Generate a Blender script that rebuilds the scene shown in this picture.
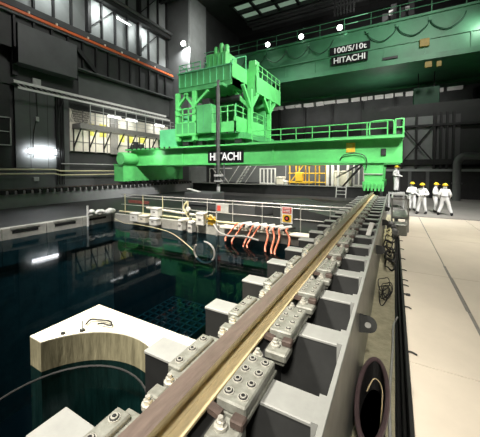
import bpy, bmesh, math, random
from mathutils import Vector, Matrix
random.seed(4)
R = math.radians
scene = bpy.context.scene
COL = scene.collection
for o in list(bpy.data.objects):
    bpy.data.objects.remove(o)

# ------------------------------------------------------------------ camera, world, lights, exposure
cam_d = bpy.data.cameras.new('camera')
cam = bpy.data.objects.new('camera', cam_d)
COL.objects.link(cam)
cam.location = (0, 0, 2.42)
cam.rotation_euler = (R(88), 0, R(30))
cam_d.sensor_fit = 'HORIZONTAL'
cam_d.sensor_width = 36
cam_d.lens = 286 / 480 * 36
cam_d.shift_x = (240 - 229) / 480
cam_d.shift_y = -(218.5 - 180) / 480
cam_d.clip_start = .05
cam_d.clip_end = 300
scene.camera = cam
vs = scene.view_settings
vs.view_transform = 'Standard'
vs.look = 'None'
vs.gamma = 1
vs.use_curve_mapping = False
vs.exposure = 0

world = bpy.data.worlds.new('hall_gloom')
scene.world = world
world.use_nodes = True
bg = world.node_tree.nodes['Background']
bg.inputs[0].default_value = (.85, 1, .95, 1)
bg.inputs[1].default_value = .016

def area(name, loc, aim, power, size=2., colour=(1, .96, .9), spread=160, sy=None):
    d = bpy.data.lights.new(name, 'AREA')
    d.energy = power
    d.color = colour
    d.size = size
    if sy:
        d.shape = 'RECTANGLE'
        d.size_y = sy
    d.spread = R(spread)
    o = bpy.data.objects.new(name, d)
    o.location = loc
    o.rotation_euler = (Vector(aim) - Vector(loc)).to_track_quat('-Z', 'Y').to_euler()
    COL.objects.link(o)
    return o

WARM = (1, .93, .82)
NEUT = (1, .97, .93)
area('overhead_light', (3.2, 13, 15), (2.4, 13, 0), 300, 2.5, WARM, 62)
area('overhead_light', (1.3, -6, 9), (-1.0, 3.8, 0), 95, 1.2, WARM, 46)  # added low front light for the sleeper faces, not at the ceiling
area('overhead_light', (-6, -2, 14), (-3.6, 3.0, 0), 420, 1.5, WARM, 40)
area('bridge_flood', (2, 5, 15), (-3.5, 18.6, 3.2), 320, 1.2, NEUT, 44)  # floods and washes from here on are added light, without fixtures
area('bridge_flood', (-6, 5, 15), (-13, 18.6, 3.2), 330, 1.2, NEUT, 44)
area('bridge_flood', (-12, 4, 14), (-12, 18, 7), 120, 2, NEUT, 90)
area('bridge_flood', (-9, 7, 13), (-20.5, 20, 2.8), 260, 1.5, NEUT, 46)
area('tower_flood', (3, 17, 17), (-9.5, 22, 8), 850, 2., NEUT, 60)
area('back_flood', (-9, 26, 17), (-8, 27, 1.0), 420, 2., NEUT, 90)
area('curb_flood', (-7, 6, 14), (-6.8, 10.8, 0), 600, 1.5, WARM, 50)
area('curb_flood', (-10, 4, 13), (-13, 8, 0), 200, 1.5, NEUT, 45)
area('wall_wash', (-12, 12, 18), (-24, 16, 9), 330, 3., NEUT, 120)
area('ceiling_wash', (-2, 30, 17), (-6, 36, 23), 150, 4., NEUT, 160)
area('crane_flood', (4, 17, 16), (-1, 30, 13), 380, 2., NEUT, 80)
area('crane_soffit_fill', (-1, 34, 8.8), (-2, 33, 12), 60, 3, NEUT, 170)  # added upward fill for the crane underside, no lamp there
area('pier_flood', (-13, 22, 20), (-21, 28.5, 17), 240, 1.5, NEUT, 70)
area('back_wall_flood', (-5, 41, 9.5), (-5, 44, 12), 260, 20, NEUT, 150, .4)
area('worker_flood', (3.6, 14, 9.5), (1.1, 20.2, 1), 260, 1.2, NEUT, 70)

# ------------------------------------------------------------------ materials
MATS = {}
def mat(name, c, rough=.6, metal=0., var=.12, scale=6., bump=.0, c2=None, emit=0., spec=.5, stretch=None):
    if name in MATS:
        return MATS[name]
    m = bpy.data.materials.new(name)
    m.use_nodes = True
    nt = m.node_tree
    b = nt.nodes['Principled BSDF']
    b.inputs['Roughness'].default_value = rough
    b.inputs['Metallic'].default_value = metal
    b.inputs['Specular IOR Level'].default_value = spec
    if emit:
        b.inputs['Emission Color'].default_value = (*c, 1)
        b.inputs['Emission Strength'].default_value = emit
        b.inputs['Base Color'].default_value = (*c, 1)
    else:
        tc = nt.nodes.new('ShaderNodeTexCoord')
        mp = nt.nodes.new('ShaderNodeMapping')
        if stretch:
            mp.inputs['Scale'].default_value = stretch
        n1 = nt.nodes.new('ShaderNodeTexNoise')
        n1.inputs['Scale'].default_value = scale
        n1.inputs['Detail'].default_value = 5
        n1.inputs['Roughness'].default_value = .65
        cr = nt.nodes.new('ShaderNodeValToRGB')
        cr.color_ramp.elements[0].position = .3
        cr.color_ramp.elements[1].position = .7
        lo = c2 if c2 else tuple(max(0, x * (1 - var * 2)) for x in c)
        cr.color_ramp.elements[0].color = (*lo, 1)
        cr.color_ramp.elements[1].color = (*[min(1, x * (1 + (0 if c2 else var))) for x in c], 1)
        L = nt.links.new
        L(tc.outputs['Object'], mp.inputs['Vector'])
        L(mp.outputs['Vector'], n1.inputs['Vector'])
        L(n1.outputs['Fac'], cr.inputs['Fac'])
        L(cr.outputs['Color'], b.inputs['Base Color'])
        if bump:
            bp = nt.nodes.new('ShaderNodeBump')
            bp.inputs['Strength'].default_value = bump
            bp.inputs['Distance'].default_value = .02
            n2 = nt.nodes.new('ShaderNodeTexNoise')
            n2.inputs['Scale'].default_value = scale * 5
            n2.inputs['Detail'].default_value = 4
            L(mp.outputs['Vector'], n2.inputs['Vector'])
            L(n2.outputs['Fac'], bp.inputs['Height'])
            L(bp.outputs['Normal'], b.inputs['Normal'])
    MATS[name] = m
    return m

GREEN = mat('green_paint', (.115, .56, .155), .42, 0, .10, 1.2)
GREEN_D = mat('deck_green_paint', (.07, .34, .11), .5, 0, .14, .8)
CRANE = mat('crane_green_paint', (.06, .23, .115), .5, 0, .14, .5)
FEST = mat('festoon_green', (.02, .085, .045), .6, 0, .1, 3)
GREEN_P = mat('teal_green_paint', (.11, .50, .22), .45, 0, .1, 1.5)
STEEL = mat('grey_painted_steel', (.46, .47, .45), .45, .0, .12, 5, .05)
PLATE = mat('zinc_plate', (.27, .285, .265), .35, .4, .14, 4, .05)
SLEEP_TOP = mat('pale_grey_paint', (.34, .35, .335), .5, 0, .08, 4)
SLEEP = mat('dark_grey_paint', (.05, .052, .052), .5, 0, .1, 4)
CLAMP = mat('cast_clamp', (.31, .32, .285), .5, .1, .2, 14, .15, c2=(.16, .16, .135))
BOLT = mat('bolt_steel', (.62, .61, .55), .35, .4, .1, 20)
DARK = mat('black_void_paint', (.012, .012, .013), .7, 0, .2, 6)
RUST = mat('rust_primer', (.085, .06, .05), .7, 0, .25, 12, .1)
RAIL = mat('rail_head_steel', (.215, .165, .14), .45, .3, .13, 7, .06, stretch=(4, .6, 1))
GOLD = mat('rail_flange_gold', (.72, .60, .36), .5, .1, .12, 6, .05, stretch=(3, .8, 1))
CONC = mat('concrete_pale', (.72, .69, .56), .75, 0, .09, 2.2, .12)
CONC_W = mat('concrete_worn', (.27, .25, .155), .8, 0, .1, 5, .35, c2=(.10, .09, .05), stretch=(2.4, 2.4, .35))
CONC_S = mat('concrete_strip', (.50, .49, .44), .8, 0, .1, 2., .2, c2=(.30, .30, .27))
YCONC = mat('yellowish_concrete', (.52, .49, .34), .85, 0, .1, 7, .4, c2=(.34, .32, .22))
FLOOR = mat('beige_sheet', (.70, .635, .53), .55, 0, .05, .9, .03)
JOINT = mat('joint_grey', (.25, .24, .22), .7)
GFLOOR = mat('grey_floor', (.022, .023, .023), .55, 0, .1, .8)
GFLOOR_M = mat('mid_grey_floor', (.30, .29, .27), .5, 0, .1, .8)
GWALL = mat('dull_grey_wall', (.10, .105, .106), .5, 0, .12, .5)
DWALL = mat('dark_grey_wall', (.040, .043, .042), .6, 0, .2, .4)
MWALL = mat('mid_grey_panel', (.105, .112, .11), .55, 0, .12, .4)
LWALL = mat('light_grey_panel', (.26, .28, .275), .55, 0, .12, .4)
BLACKST = mat('black_steel', (.017, .018, .018), .55, 0, .2, 3)
WHITE = mat('white_paint', (.78, .78, .74), .5, 0, .06, 4)
CREAM = mat('cream_panel', (.80, .76, .64), .6, 0, .06, 2)
YPATCH = mat('yellow_sheet', (.80, .76, .12), .6)
ORANGE = mat('orange_rail', (.80, .16, .04), .5, 0, .08, 3)
YELL = mat('yellow_paint', (.80, .50, .04), .5, 0, .1, 6)
YPIPE = mat('straw_pipe', (.66, .62, .38), .45, 0, .08, 4)
REDHOSE = mat('orange_hose', (.72, .22, .12), .5, 0, .1, 8)
BLACKRUB = mat('black_rubber', (.013, .013, .013), .6)
PURPLE = mat('brown_rubber_rim', (.11, .075, .08), .45)
ALU = mat('aluminium_tube', (.62, .62, .60), .35, .5, .08, 10)
SUIT = mat('white_coverall', (.80, .81, .80), .75, 0, .04, 9, .1)
HELM = mat('yellow_helmet', (.85, .62, .03), .35)
SKIN = mat('skin', (.52, .34, .25), .6)
BELT = mat('dark_strap', (.03, .03, .035), .7)
SIGNB = mat('sign_black', (.008, .009, .010), .6, 0, 0, spec=.15)
SIGNW = mat('sign_white', (.85, .85, .85), .5, 0, 0)
SIGNR = mat('sign_red', (.62, .08, .06), .5, 0, 0)
SIGNO = mat('sign_orange', (.80, .42, .20), .5, 0, 0)
LAMP = mat('lamp_glow', (1, 1, .97), emit=12)
TUBE_E = mat('tube_glow', (.95, .98, 1), emit=6)
SKYL = mat('roof_light', (.42, .60, .45), emit=.30)
TARP = mat('black_tarp', (.016, .017, .018), .5, 0, .2, 3, .3)
RACK = mat('rack_teal', (.05, .13, .13), .7)
LINER = mat('pool_liner', (.07, .10, .105), .5, 0, .12, .6)

def water_mat():
    m = bpy.data.materials.new('pool_water')
    m.use_nodes = True
    nt = m.node_tree
    nt.nodes.clear()
    out = nt.nodes.new('ShaderNodeOutputMaterial')
    mix = nt.nodes.new('ShaderNodeMixShader')
    fr = nt.nodes.new('ShaderNodeFresnel')
    fr.inputs['IOR'].default_value = 1.10
    tr = nt.nodes.new('ShaderNodeBsdfTransparent')
    tr.inputs[0].default_value = (.12, .27, .33, 1)
    gl = nt.nodes.new('ShaderNodeBsdfGlossy')
    gl.inputs['Roughness'].default_value = .035
    nz = nt.nodes.new('ShaderNodeTexNoise')
    nz.inputs['Scale'].default_value = .9
    tc = nt.nodes.new('ShaderNodeTexCoord')
    bp = nt.nodes.new('ShaderNodeBump')
    bp.inputs['Strength'].default_value = .02
    bp.inputs['Distance'].default_value = .05
    L = nt.links.new
    L(tc.outputs['Object'], nz.inputs['Vector'])
    L(nz.outputs['Fac'], bp.inputs['Height'])
    L(bp.outputs['Normal'], gl.inputs['Normal'])
    L(fr.outputs[0], mix.inputs[0])
    L(tr.outputs[0], mix.inputs[1])
    L(gl.outputs[0], mix.inputs[2])
    L(mix.outputs[0], out.inputs[0])
    return m
WATER = water_mat()

# ------------------------------------------------------------------ mesh builder
WPOS = {}
class MB:
    def __init__(s):
        s.v = []; s.f = []; s.mi = []; s.m = 0
    def add(s, vs_, fs):
        b = len(s.v)
        s.v += [tuple(p) for p in vs_]
        for f in fs:
            s.f.append([i + b for i in f]); s.mi.append(s.m)
    def box(s, x0, x1, y0, y1, z0, z1):
        s.add([(x, y, z) for x in (x0, x1) for y in (y0, y1) for z in (z0, z1)],
              [(0, 1, 3, 2), (4, 6, 7, 5), (0, 4, 5, 1), (2, 3, 7, 6), (0, 2, 6, 4), (1, 5, 7, 3)])
        return s
    def cbox(s, x0, x1, y0, y1, z0, z1, c=.012):
        bm = bmesh.new()
        bmesh.ops.create_cube(bm, size=1)
        for v in bm.verts:
            v.co = Vector(((x0 + x1) / 2 + v.co.x * (x1 - x0), (y0 + y1) / 2 + v.co.y * (y1 - y0), (z0 + z1) / 2 + v.co.z * (z1 - z0)))
        bmesh.ops.bevel(bm, geom=bm.edges[:], offset=c, segments=1, affect='EDGES')
        bm.verts.index_update()
        s.add([v.co[:] for v in bm.verts], [[v.index for v in f.verts] for f in bm.faces])
        bm.free()
        return s
    def bar(s, p, q, w, h=None, up=(0, 0, 1)):
        h = h or w
        p = Vector(p); q = Vector(q); d = (q - p).normalized()
        u = Vector(up)
        if abs(d.dot(u)) > .98: u = Vector((0, 1, 0))
        a = d.cross(u).normalized() * (w / 2); b = a.cross(d).normalized() * (h / 2)
        vs_ = [c + sa * a + sb * b for c in (p, q) for sa, sb in ((-1, -1), (1, -1), (1, 1), (-1, 1))]
        s.add(vs_, [(0, 1, 2, 3), (4, 7, 6, 5), (0, 4, 5, 1), (1, 5, 6, 2), (2, 6, 7, 3), (3, 7, 4, 0)])
        return s
    def cyl(s, p, q, r, n=10, r2=None):
        p = Vector(p); q = Vector(q); d = (q - p).normalized()
        u = Vector((0, 0, 1)) if abs(d.z) < .95 else Vector((1, 0, 0))
        a = d.cross(u).normalized(); b = d.cross(a)
        r2 = r if r2 is None else r2
        vs_ = []
        for c, rr in ((p, r), (q, r2)):
            for i in range(n):
                t = 2 * math.pi * i / n
                vs_.append(c + (a * math.cos(t) + b * math.sin(t)) * rr)
        s.add(vs_, [(i, (i + 1) % n, n + (i + 1) % n, n + i) for i in range(n)] + [list(range(n))[::-1], list(range(n, 2 * n))])
        return s
    def tube(s, pts, r, n=6, closed=False):
        pts = [Vector(p) for p in pts]
        k = len(pts); vs_ = []; prev = None
        for i, p in enumerate(pts):
            a = pts[(i - 1) % k] if (i > 0 or closed) else p
            c = pts[(i + 1) % k] if (i < k - 1 or closed) else p
            d = (c - a).normalized()
            if prev is None:
                u = Vector((0, 0, 1)) if abs(d.z) < .9 else Vector((1, 0, 0))
                nrm = d.cross(u).normalized()
            else:
                nrm = (prev - d * prev.dot(d))
                nrm = nrm.normalized() if nrm.length > 1e-5 else d.orthogonal().normalized()
            prev = nrm
            b = d.cross(nrm)
            for j in range(n):
                t = 2 * math.pi * j / n
                vs_.append(p + (nrm * math.cos(t) + b * math.sin(t)) * r)
        fs = []
        for i in range(k if closed else k - 1):
            i2 = (i + 1) % k
            for j in range(n):
                fs.append((i * n + j, i * n + (j + 1) % n, i2 * n + (j + 1) % n, i2 * n + j))
        if not closed:
            fs += [list(range(n))[::-1], list(range((k - 1) * n, k * n))]
        s.add(vs_, fs)
        return s
    def prism(s, poly, z0, z1, axis='z'):
        n = len(poly)
        def P(a, b, c):
            return {'z': (a, b, c), 'y': (a, c, b), 'x': (c, a, b)}[axis]
        s.add([P(a, b, z0) for a, b in poly] + [P(a, b, z1) for a, b in poly],
              [list(range(n))[::-1], list(range(n, 2 * n))] + [(i, (i + 1) % n, n + (i + 1) % n, n + i) for i in range(n)])
        return s
    def ball(s, c, r, n=10, m=7, sz=1., z0=-1.):
        vs_ = []; fs = []
        lat = [math.asin(z0) + (math.pi / 2 - math.asin(z0)) * i / m for i in range(m)]
        for la in lat:
            for j in range(n):
                t = 2 * math.pi * j / n
                vs_.append((c[0] + r * math.cos(la) * math.cos(t), c[1] + r * math.cos(la) * math.sin(t), c[2] + r * sz * math.sin(la)))
        vs_.append((c[0], c[1], c[2] + r * sz))
        for i in range(m - 1):
            for j in range(n):
                fs.append((i * n + j, i * n + (j + 1) % n, (i + 1) * n + (j + 1) % n, (i + 1) * n + j))
        for j in range(n):
            fs.append(((m - 1) * n + j, (m - 1) * n + (j + 1) % n, m * n))
        fs.append(list(range(n))[::-1])
        s.add(vs_, fs)
        return s
    def mesh(s, name, mats, origin, smooth=False):
        me = bpy.data.meshes.new(name)
        ox, oy, oz = origin
        me.from_pydata([(x - ox, y - oy, z - oz) for x, y, z in s.v], [], s.f)
        for m in mats: me.materials.append(m)
        if len(mats) > 1:
            me.polygons.foreach_set('material_index', s.mi)
        me.update()
        bm = bmesh.new(); bm.from_mesh(me)
        bmesh.ops.recalc_face_normals(bm, faces=bm.faces)
        bm.to_mesh(me); bm.free()
        if smooth:
            me.polygons.foreach_set('use_smooth', [True] * len(me.polygons))
            me.set_sharp_from_angle(angle=R(40))
        return me
    def build(s, name, m, parent=None, smooth=False, base=False):
        mats = m if isinstance(m, (list, tuple)) else [m]
        lo = [min(v[i] for v in s.v) for i in range(3)]; hi = [max(v[i] for v in s.v) for i in range(3)]
        og = ((lo[0] + hi[0]) / 2, (lo[1] + hi[1]) / 2, lo[2] if base else (lo[2] + hi[2]) / 2)
        return put(name, s.mesh(name, mats, og, smooth), og, parent)
def put(name, me, w, parent=None):
    o = bpy.data.objects.new(name, me)
    COL.objects.link(o)
    w = Vector(w)
    WPOS[o.name] = w
    if parent:
        o.parent = parent
        o.location = w - WPOS[parent.name]
    else:
        o.location = w
    return o
def thing(name, label, cat, loc, group=None):
    o = bpy.data.objects.new(name, None)
    o.empty_display_size = .2
    COL.objects.link(o)
    o.location = loc
    WPOS[o.name] = Vector(loc)
    return tag(o, label, cat, group)
def tag(o, label=None, cat=None, group=None, kind=None):
    if label: o['label'] = label
    if cat: o['category'] = cat
    if group: o['group'] = group
    if kind: o['kind'] = kind
    return o
def struct(o, label=None):
    o['kind'] = 'structure'
    if label: o['label'] = label
    return o
def shell(name, loc, label=None):
    o = bpy.data.objects.new(name, None)
    COL.objects.link(o)
    o.location = loc
    WPOS[o.name] = Vector(loc)
    return struct(o, label)
def copy_tree(o, parent=None):
    c = o.copy()
    COL.objects.link(c)
    WPOS[c.name] = WPOS.get(o.name, Vector((0, 0, 0)))
    c.parent = parent
    for ch in list(o.children):
        copy_tree(ch, c)
    return c
def move(o, w):
    o.location = w
    WPOS[o.name] = Vector(w)
def text(body, size, loc, rot, m, parent, name='lettering', depth=.01, bold=.0, sx=1.):
    cu = bpy.data.curves.new(name, 'FONT')
    cu.body = body; cu.size = size; cu.extrude = depth; cu.offset = bold
    cu.align_x = 'CENTER'; cu.align_y = 'CENTER'
    t = bpy.data.objects.new(name, cu)
    COL.objects.link(t)
    dg = bpy.context.evaluated_depsgraph_get()
    me = bpy.data.meshes.new_from_object(t.evaluated_get(dg))
    bpy.data.objects.remove(t)
    me.materials.clear(); me.materials.append(m)
    o = put(name, me, loc, parent)
    o.rotation_euler = rot
    o.scale = (sx, 1, 1)
    return o
def arc(cx, cy, r, a0, a1, n):
    return [(cx + r * math.cos(R(a0 + (a1 - a0) * i / n)), cy + r * math.sin(R(a0 + (a1 - a0) * i / n))) for i in range(n + 1)]
def smoothpath(pts, k=6):
    pts = [Vector(p) for p in pts]; out = []
    for i in range(len(pts) - 1):
        p0 = pts[max(0, i - 1)]; p1 = pts[i]; p2 = pts[i + 1]; p3 = pts[min(len(pts) - 1, i + 2)]
        for j in range(k):
            t = j / k
            out.append(.5 * ((2 * p1) + (p2 - p0) * t + (2 * p0 - 5 * p1 + 4 * p2 - p3) * t * t + (3 * p1 - p0 - 3 * p2 + p3) * t ** 3))
    out.append(pts[-1])
    return out

WZ = -.43          # water level
# ================================================================== SETTING
# right refuelling floor: sheets with joints
fl = shell('floor', (2, 8, 0), 'pale beige sheet floor right of the hoist rail')
MB().box(.2, 9, -6, 17.62, -.4, -.012).build('floor_base', JOINT, fl)
xs = [.2, 1.135, 3.0, 5.2, 9]
ys = [-6, 0, 4.2, 8.0, 12.25, 17.62]
for i in range(4):
    for j in range(5):
        w = .02 if (i, j) not in ((1, 3),) else .02
        x0 = xs[i] + (.012 if i else 0); x1 = xs[i + 1] - .012
        if j in (1, 2) and i == 1: x0 += .03
        MB().box(x0, x1, ys[j] + .006, ys[j + 1] - .006, -.012, 0).build('floor_panel', FLOOR, fl)
MB().box(1.11, 1.16, 6.2, 8.9, -.012, .004).build('joint_cover', JOINT, fl)
MB().box(1.12, 1.15, 12.4, 17.6, -.012, .003).build('joint_cover', JOINT, fl)
MB().box(.2, 9, 17.62, 17.74, -.4, .02).build('floor_edge_strip', JOINT, fl)
MB().box(-1.6, 9, 17.74, 46, -.4, 0).build('rear_floor', GFLOOR_M, fl)
MB().box(-.292, .05, -6, 17.7, -.4, 0).build('concrete_margin', YCONC, fl)
MB().box(.05, .2, -6, 17.7, -.4, -.16).build('cable_trench', DARK, fl)
MB().box(.05, .06, -6, 17.7, -.16, .008).build('trench_edge', BLACKST, fl)
MB().box(.17, .205, -6, 17.7, -.16, .012).build('trench_edge', BLACKST, fl)
# floor on the far side of the pool and the left side
MB().box(-24.5, -1.6, 10.72, 46, -3.5, -.02).build('far_floor', GFLOOR, fl)
MB().box(-24.5, -14.0, -6, 10.72, -3.5, -.005).build('left_floor', mat('left_floor_grey', (.045, .048, .049), .6, 0, .1, .5), fl)

# pool walls
wp = shell('wall_pool_left', (-13.8, 3, 0), 'worn concrete curb strip along the left edge of the pool')
MB().box(-14.0, -13.75, -6, 10.7, -8, .03).build('curb_core', CONC_S, wp)
y = -5.0
seg = 0
while y < 10.6:
    y1 = min(y + 1.72, 10.7)
    MB().cbox(-13.76, -13.62, y + .01, y1 - .01, -1.5, .03, .01).build('curb_block', CONC_S, wp)
    yc = (y + y1) / 2
    if y1 - y > 1.2:
        MB().box(-13.63, -13.61, yc - .5, yc + .5, -.21, -.09).build('recess_slot', DARK, wp)
        MB().box(-13.66, -13.60, yc - .56, yc + .56, -.04, .05).build('slot_cover', CONC_S, wp)
    y = y1; seg += 1
wf = shell('wall_pool_far', (-7.6, 10.7, 0), 'concrete lip at the far end of the pool')
MB().box(-14, -1.6, 10.66, 10.95, -8, -.02).build('pool_liner_far', LINER, wf)
MB().box(-13.6, -1.72, 10.5, 10.72, -1.5, .0).build('far_lip', CONC_S, wf)
wr = shell('wall_pool_right', (-1.5, 5, 0))
MB().box(-1.58, -.30, -6, 18, -8, -.05).build('pool_liner_right', LINER, wr)
wn = shell('wall_pool_near', (-7, -6.1, 0))
MB().box(-14, -1.5, -6.3, -6.02, -8, 0).build('pool_liner_near', LINER, wn)
pb = MB().box(-14, -1.5, -6, 10.8, -8.1, -7.9).build('floor_pool', LINER)
struct(pb)

wt = MB().add
wmb = MB()
wmb.add([(-13.62, -6, WZ), (-1.585, -6, WZ), (-1.585, 10.5, WZ), (-13.62, 10.5, WZ)], [(0, 1, 2, 3)])
w = wmb.build('water', WATER)
tag(w, 'still dark teal water filling the fuel storage pool', 'water', kind='stuff')
# submerged storage racks
def rack(label, x0, x1, y0, y1, z):
    t = thing('storage_rack', label, 'rack', ((x0 + x1) / 2, (y0 + y1) / 2, z - 1.2), 'storage racks under the water')
    b = MB()
    n = int((x1 - x0) / .28); k = int((y1 - y0) / .28)
    for i in range(n + 1):
        xx = x0 + (x1 - x0) * i / n
        b.box(xx - .03, xx + .03, y0, y1, z - .25, z)
    for j in range(k + 1):
        yy = y0 + (y1 - y0) * j / k
        b.box(x0, x1, yy - .03, yy + .03, z - .25, z)
    b.build('grid', RACK, t)
    MB().box(x0, x1, y0, y1, z - 1.2, z - .3).build('rack_body', DARK, t)
rack('long teal storage rack under the water near the clamped rail', -5.6, -2.6, 3.6, 7.2, -3.2)
rack('teal storage rack under the water below the white hose loop', -8.4, -5.9, 6.0, 9.6, -3.2)

# left wall ---------------------------------------------------------------
XW = -24.5
wl = shell('wall_left', (XW, 12, 0), 'dark grey steel clad wall on the left with galleries')
MB().box(XW - .4, XW - .25, -8, 27.3, 0, 24).build('backing', DWALL, wl)
# lower cladding
MB().box(XW - .25, XW, 10.6, 13.7, 2.6, 8.7).build('wall_panel', MWALL, wl)
MB().box(XW - .25, XW, 6, 27.3, 0, 2.25).build('wall_panel', GWALL, wl)
MB().box(XW - .25, XW - .02, 7, 10.3, 2.6, 8.7).build('wall_panel', BLACKST, wl)
MB().box(XW - .25, XW + .12, 13.55, 14.1, 2.2, 8.7).build('column', BLACKST, wl)
MB().box(XW - .25, XW + .10, 14.2, 14.6, 2.2, 8.6).build('column', GWALL, wl)
for yy in (11.6, 12.9):
    MB().box(XW, XW + .012, yy, yy + .03, 2.6, 8.7).build('panel_seam', DWALL, wl)
MB().box(XW - .25, XW, 7.0, 27.3, 2.25, 2.6).build('girt', DWALL, wl)
# upper box panel
MB().box(XW, XW + 1.12, 10.42, 14.82, 10.15, 12.95).build('upper_panel', GWALL, wl)
MB().box(XW, XW + .35, 10.35, 10.7, 9.4, 14).build('column', BLACKST, wl)
MB().box(XW - .1, XW + .1, 9.0, 15.6, 8.7, 10.3).build('girt', DWALL, wl)
MB().box(XW - .1, XW + .15, 15.5, 27.3, 9.0, 11.1).build('girt', MWALL, wl)
# sloped brace between upper panel and beam
MB().bar((XW + 1.0, 14.9, 12.7), (XW + 1.0, 16.6, 11.3), .3, .35).build('brace', BLACKST, wl)
# crane runway beam
rb = thing('crane_runway_beam', 'dark stiffened runway beam under the orange conductor rail on the left wall', 'beam', (XW + .6, 15, 12.0))
MB().box(XW + .55, XW + .7, -4, 27.3, 11.2, 13.5).build('web', DWALL, rb)
MB().box(XW + .3, XW + 1.0, -4, 27.3, 13.5, 13.62).build('top_flange', MWALL, rb)
MB().box(XW + .4, XW + .95, 15, 27.3, 11.1, 11.22).build('bottom_flange', MWALL, rb)
y = 9.0
st_me = MB().box(-.12, .12, -.07, .07, -1.12, 1.12).mesh('stiffener', [BLACKST], (0, 0, 0))
while y < 27:
    put('stiffener', st_me, (XW + .82, y, 12.36), rb)
    y += 1.3
orr = thing('conductor_rail', 'long orange conductor rail along the top of the left runway beam', 'rail', (XW + 1.1, 15, 14.2))
MB().box(XW + 1.0, XW + 1.12, -4, 27, 13.68, 13.88).build('bar', ORANGE, orr)
fit = MB().box(-.06, .06, -.06, .06, -.09, .09).mesh('insulator', [CREAM], (0, 0, 0))
for yy in (11.2, 13.2, 15.9, 17.6, 19.5, 21.6, 24):
    put('insulator', fit, (XW + 1.06, yy, 13.97), orr)
# upper truss with pale cladding panels, two rows
for (z0, z1) in ((14.9, 18.2), (19.3, 22.6)):
    y = 9.0
    i = 0
    while y < 26.6:
        MB().box(XW - .2, XW - .05, y + .08, y + 1.42, z0, z1).build('cladding_panel', LWALL, wl)
        y += 1.5
        i += 1
tr = thing('wall_truss', 'dark braced steel truss in front of pale cladding high on the left wall', 'truss', (XW + .2, 15, 14.8))
for k, yy in enumerate([9 + 1.5 * i for i in range(13)]):
    big = k % 4 == 1
    MB().box(XW + .0, XW + (.45 if big else .2), yy - (.16 if big else .07), yy + (.16 if big else .07), 14.9, 22.8).build('post', BLACKST, tr)
for yy in (10.5, 16.5, 22.5):
    for (za, zb) in ((15.3, 18.3), (19.3, 22.6)):
        MB().bar((XW + .1, yy, za), (XW + .1, yy + 3, zb), .08).build('diagonal', BLACKST, tr)
for (za, zb) in ((14.2, 14.7), (18.35, 19.2)):
    MB().box(XW - .05, XW + .55, 5, 27.3, za, zb).build('chord', DWALL, tr)
MB().cyl((XW + .75, 6, 18.9), (XW + .75, 27.2, 18.9), .16, 8).build('duct', MWALL, tr)

# pier and far walls
wb = shell('wall_back', (0, 42, 0), 'dark back wall of the reactor hall')
MB().box(-30, 16, 44, 44.4, 0, 23).build('cladding', DWALL, wb)
MB().box(XW - .4, -21.25, 27.3, 28, 0, 23).build('pier_front', MWALL, wb)
MB().box(-21.25, -21.05, 27.3, 30.6, 0, 23).build('pier_side', LWALL, wb)
MB().box(-21.6, -21.3, 30.6, 44, 0, 23).build('return_wall', DWALL, wb)
MB().box(-21.28, -21.02, 27.24, 27.4, 0, 23).build('pier_corner', LWALL, wb)
for x in range(-20, 12, 4):
    MB().box(x - .15, x + .15, 43.7, 44, 0, 12).build('mullion', BLACKST, wb)
# braced bay at the right, behind the workers
MB().box(-2, 12, 30.0, 30.3, 0, 2.3).build('low_wall', BLACKST, wb)
MB().box(-2, 12, 29.85, 30.3, 2.3, 2.5).build('ledge', LWALL, wb)
MB().box(0, 3.1, 32.2, 32.4, 2.4, 7.4).build('bay_panel', LWALL, wb)
MB().box(3.3, 5.0, 32.2, 32.4, 2.4, 7.4).build('bay_panel', MWALL, wb)
for x in (.6, 1.75, 3.1, 3.6, 4.05, 4.5):
    MB().box(x - .09, x + .09, 31.9, 32.1, 2.4, 7.6).build('post', BLACKST, wb)
MB().box(-1, 12, 31.85, 32.15, 6.4, 6.6).build('girt', BLACKST, wb)
MB().box(-1, 12, 31.85, 32.15, 2.9, 3.4).build('girt', BLACKST, wb)
MB().bar((.6, 31.85, 3.1), (3.1, 31.85, 6.5), .11).build('diagonal', BLACKST, wb)
MB().bar((.6, 31.85, 6.5), (3.1, 31.85, 3.1), .11).build('diagonal', BLACKST, wb)
MB().box(-3, 12, 32.4, 32.6, 2.3, 8.6).build('upper_cladding', DWALL, wb)
for x in (-1.0, .35, 1.2, 2.5):
    MB().box(x - .12, x + .12, 29.9, 30.0, 0, 2.3).build('post', GWALL, wb)
dk = thing('bent_duct', 'grey round duct bending down at the right end of the black low wall', 'duct', (4.3, 28.6, 0))
MB().tube(smoothpath([(4.3, 28.6, 0), (4.3, 28.6, 2.6), (4.35, 28.6, 3.1), (4.6, 28.6, 3.45), (5.2, 28.6, 3.5), (6.5, 28.6, 3.5)], 5), .28, 12).build('pipe', MWALL, dk, True)
MB().cyl((4.3, 28.6, 1.3), (4.3, 28.6, 1.42), .35, 12).build('flange', GWALL, dk)
# white broken strip of lamps and boxes along back wall
gs = thing('wall_trunking', 'pale broken cable trunking along the back wall under the overhead crane', 'trunking', (-3, 43.4, 11.8))
x = -19.5
while x < 6:
    wd = random.uniform(.5, 1.6)
    MB().box(x, x + wd, 43.5, 43.98, 12.0 + random.uniform(-.05, .1), 12.6 + random.uniform(-.1, .2)).build('tray_section', WHITE, gs)
    x += wd + random.uniform(.08, .5)

wri = MB().box(9, 9.3, -6, 46, 0, 23).build('wall_right', DWALL)
struct(wri)
wnear = MB().box(-25, 9.3, -8.3, -8, 0, 23).build('wall_near', DWALL)
struct(wnear)

# ceiling
ce = shell('ceiling', (-6, 20, 23), 'dark ceiling with pale roof light panels')
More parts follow.
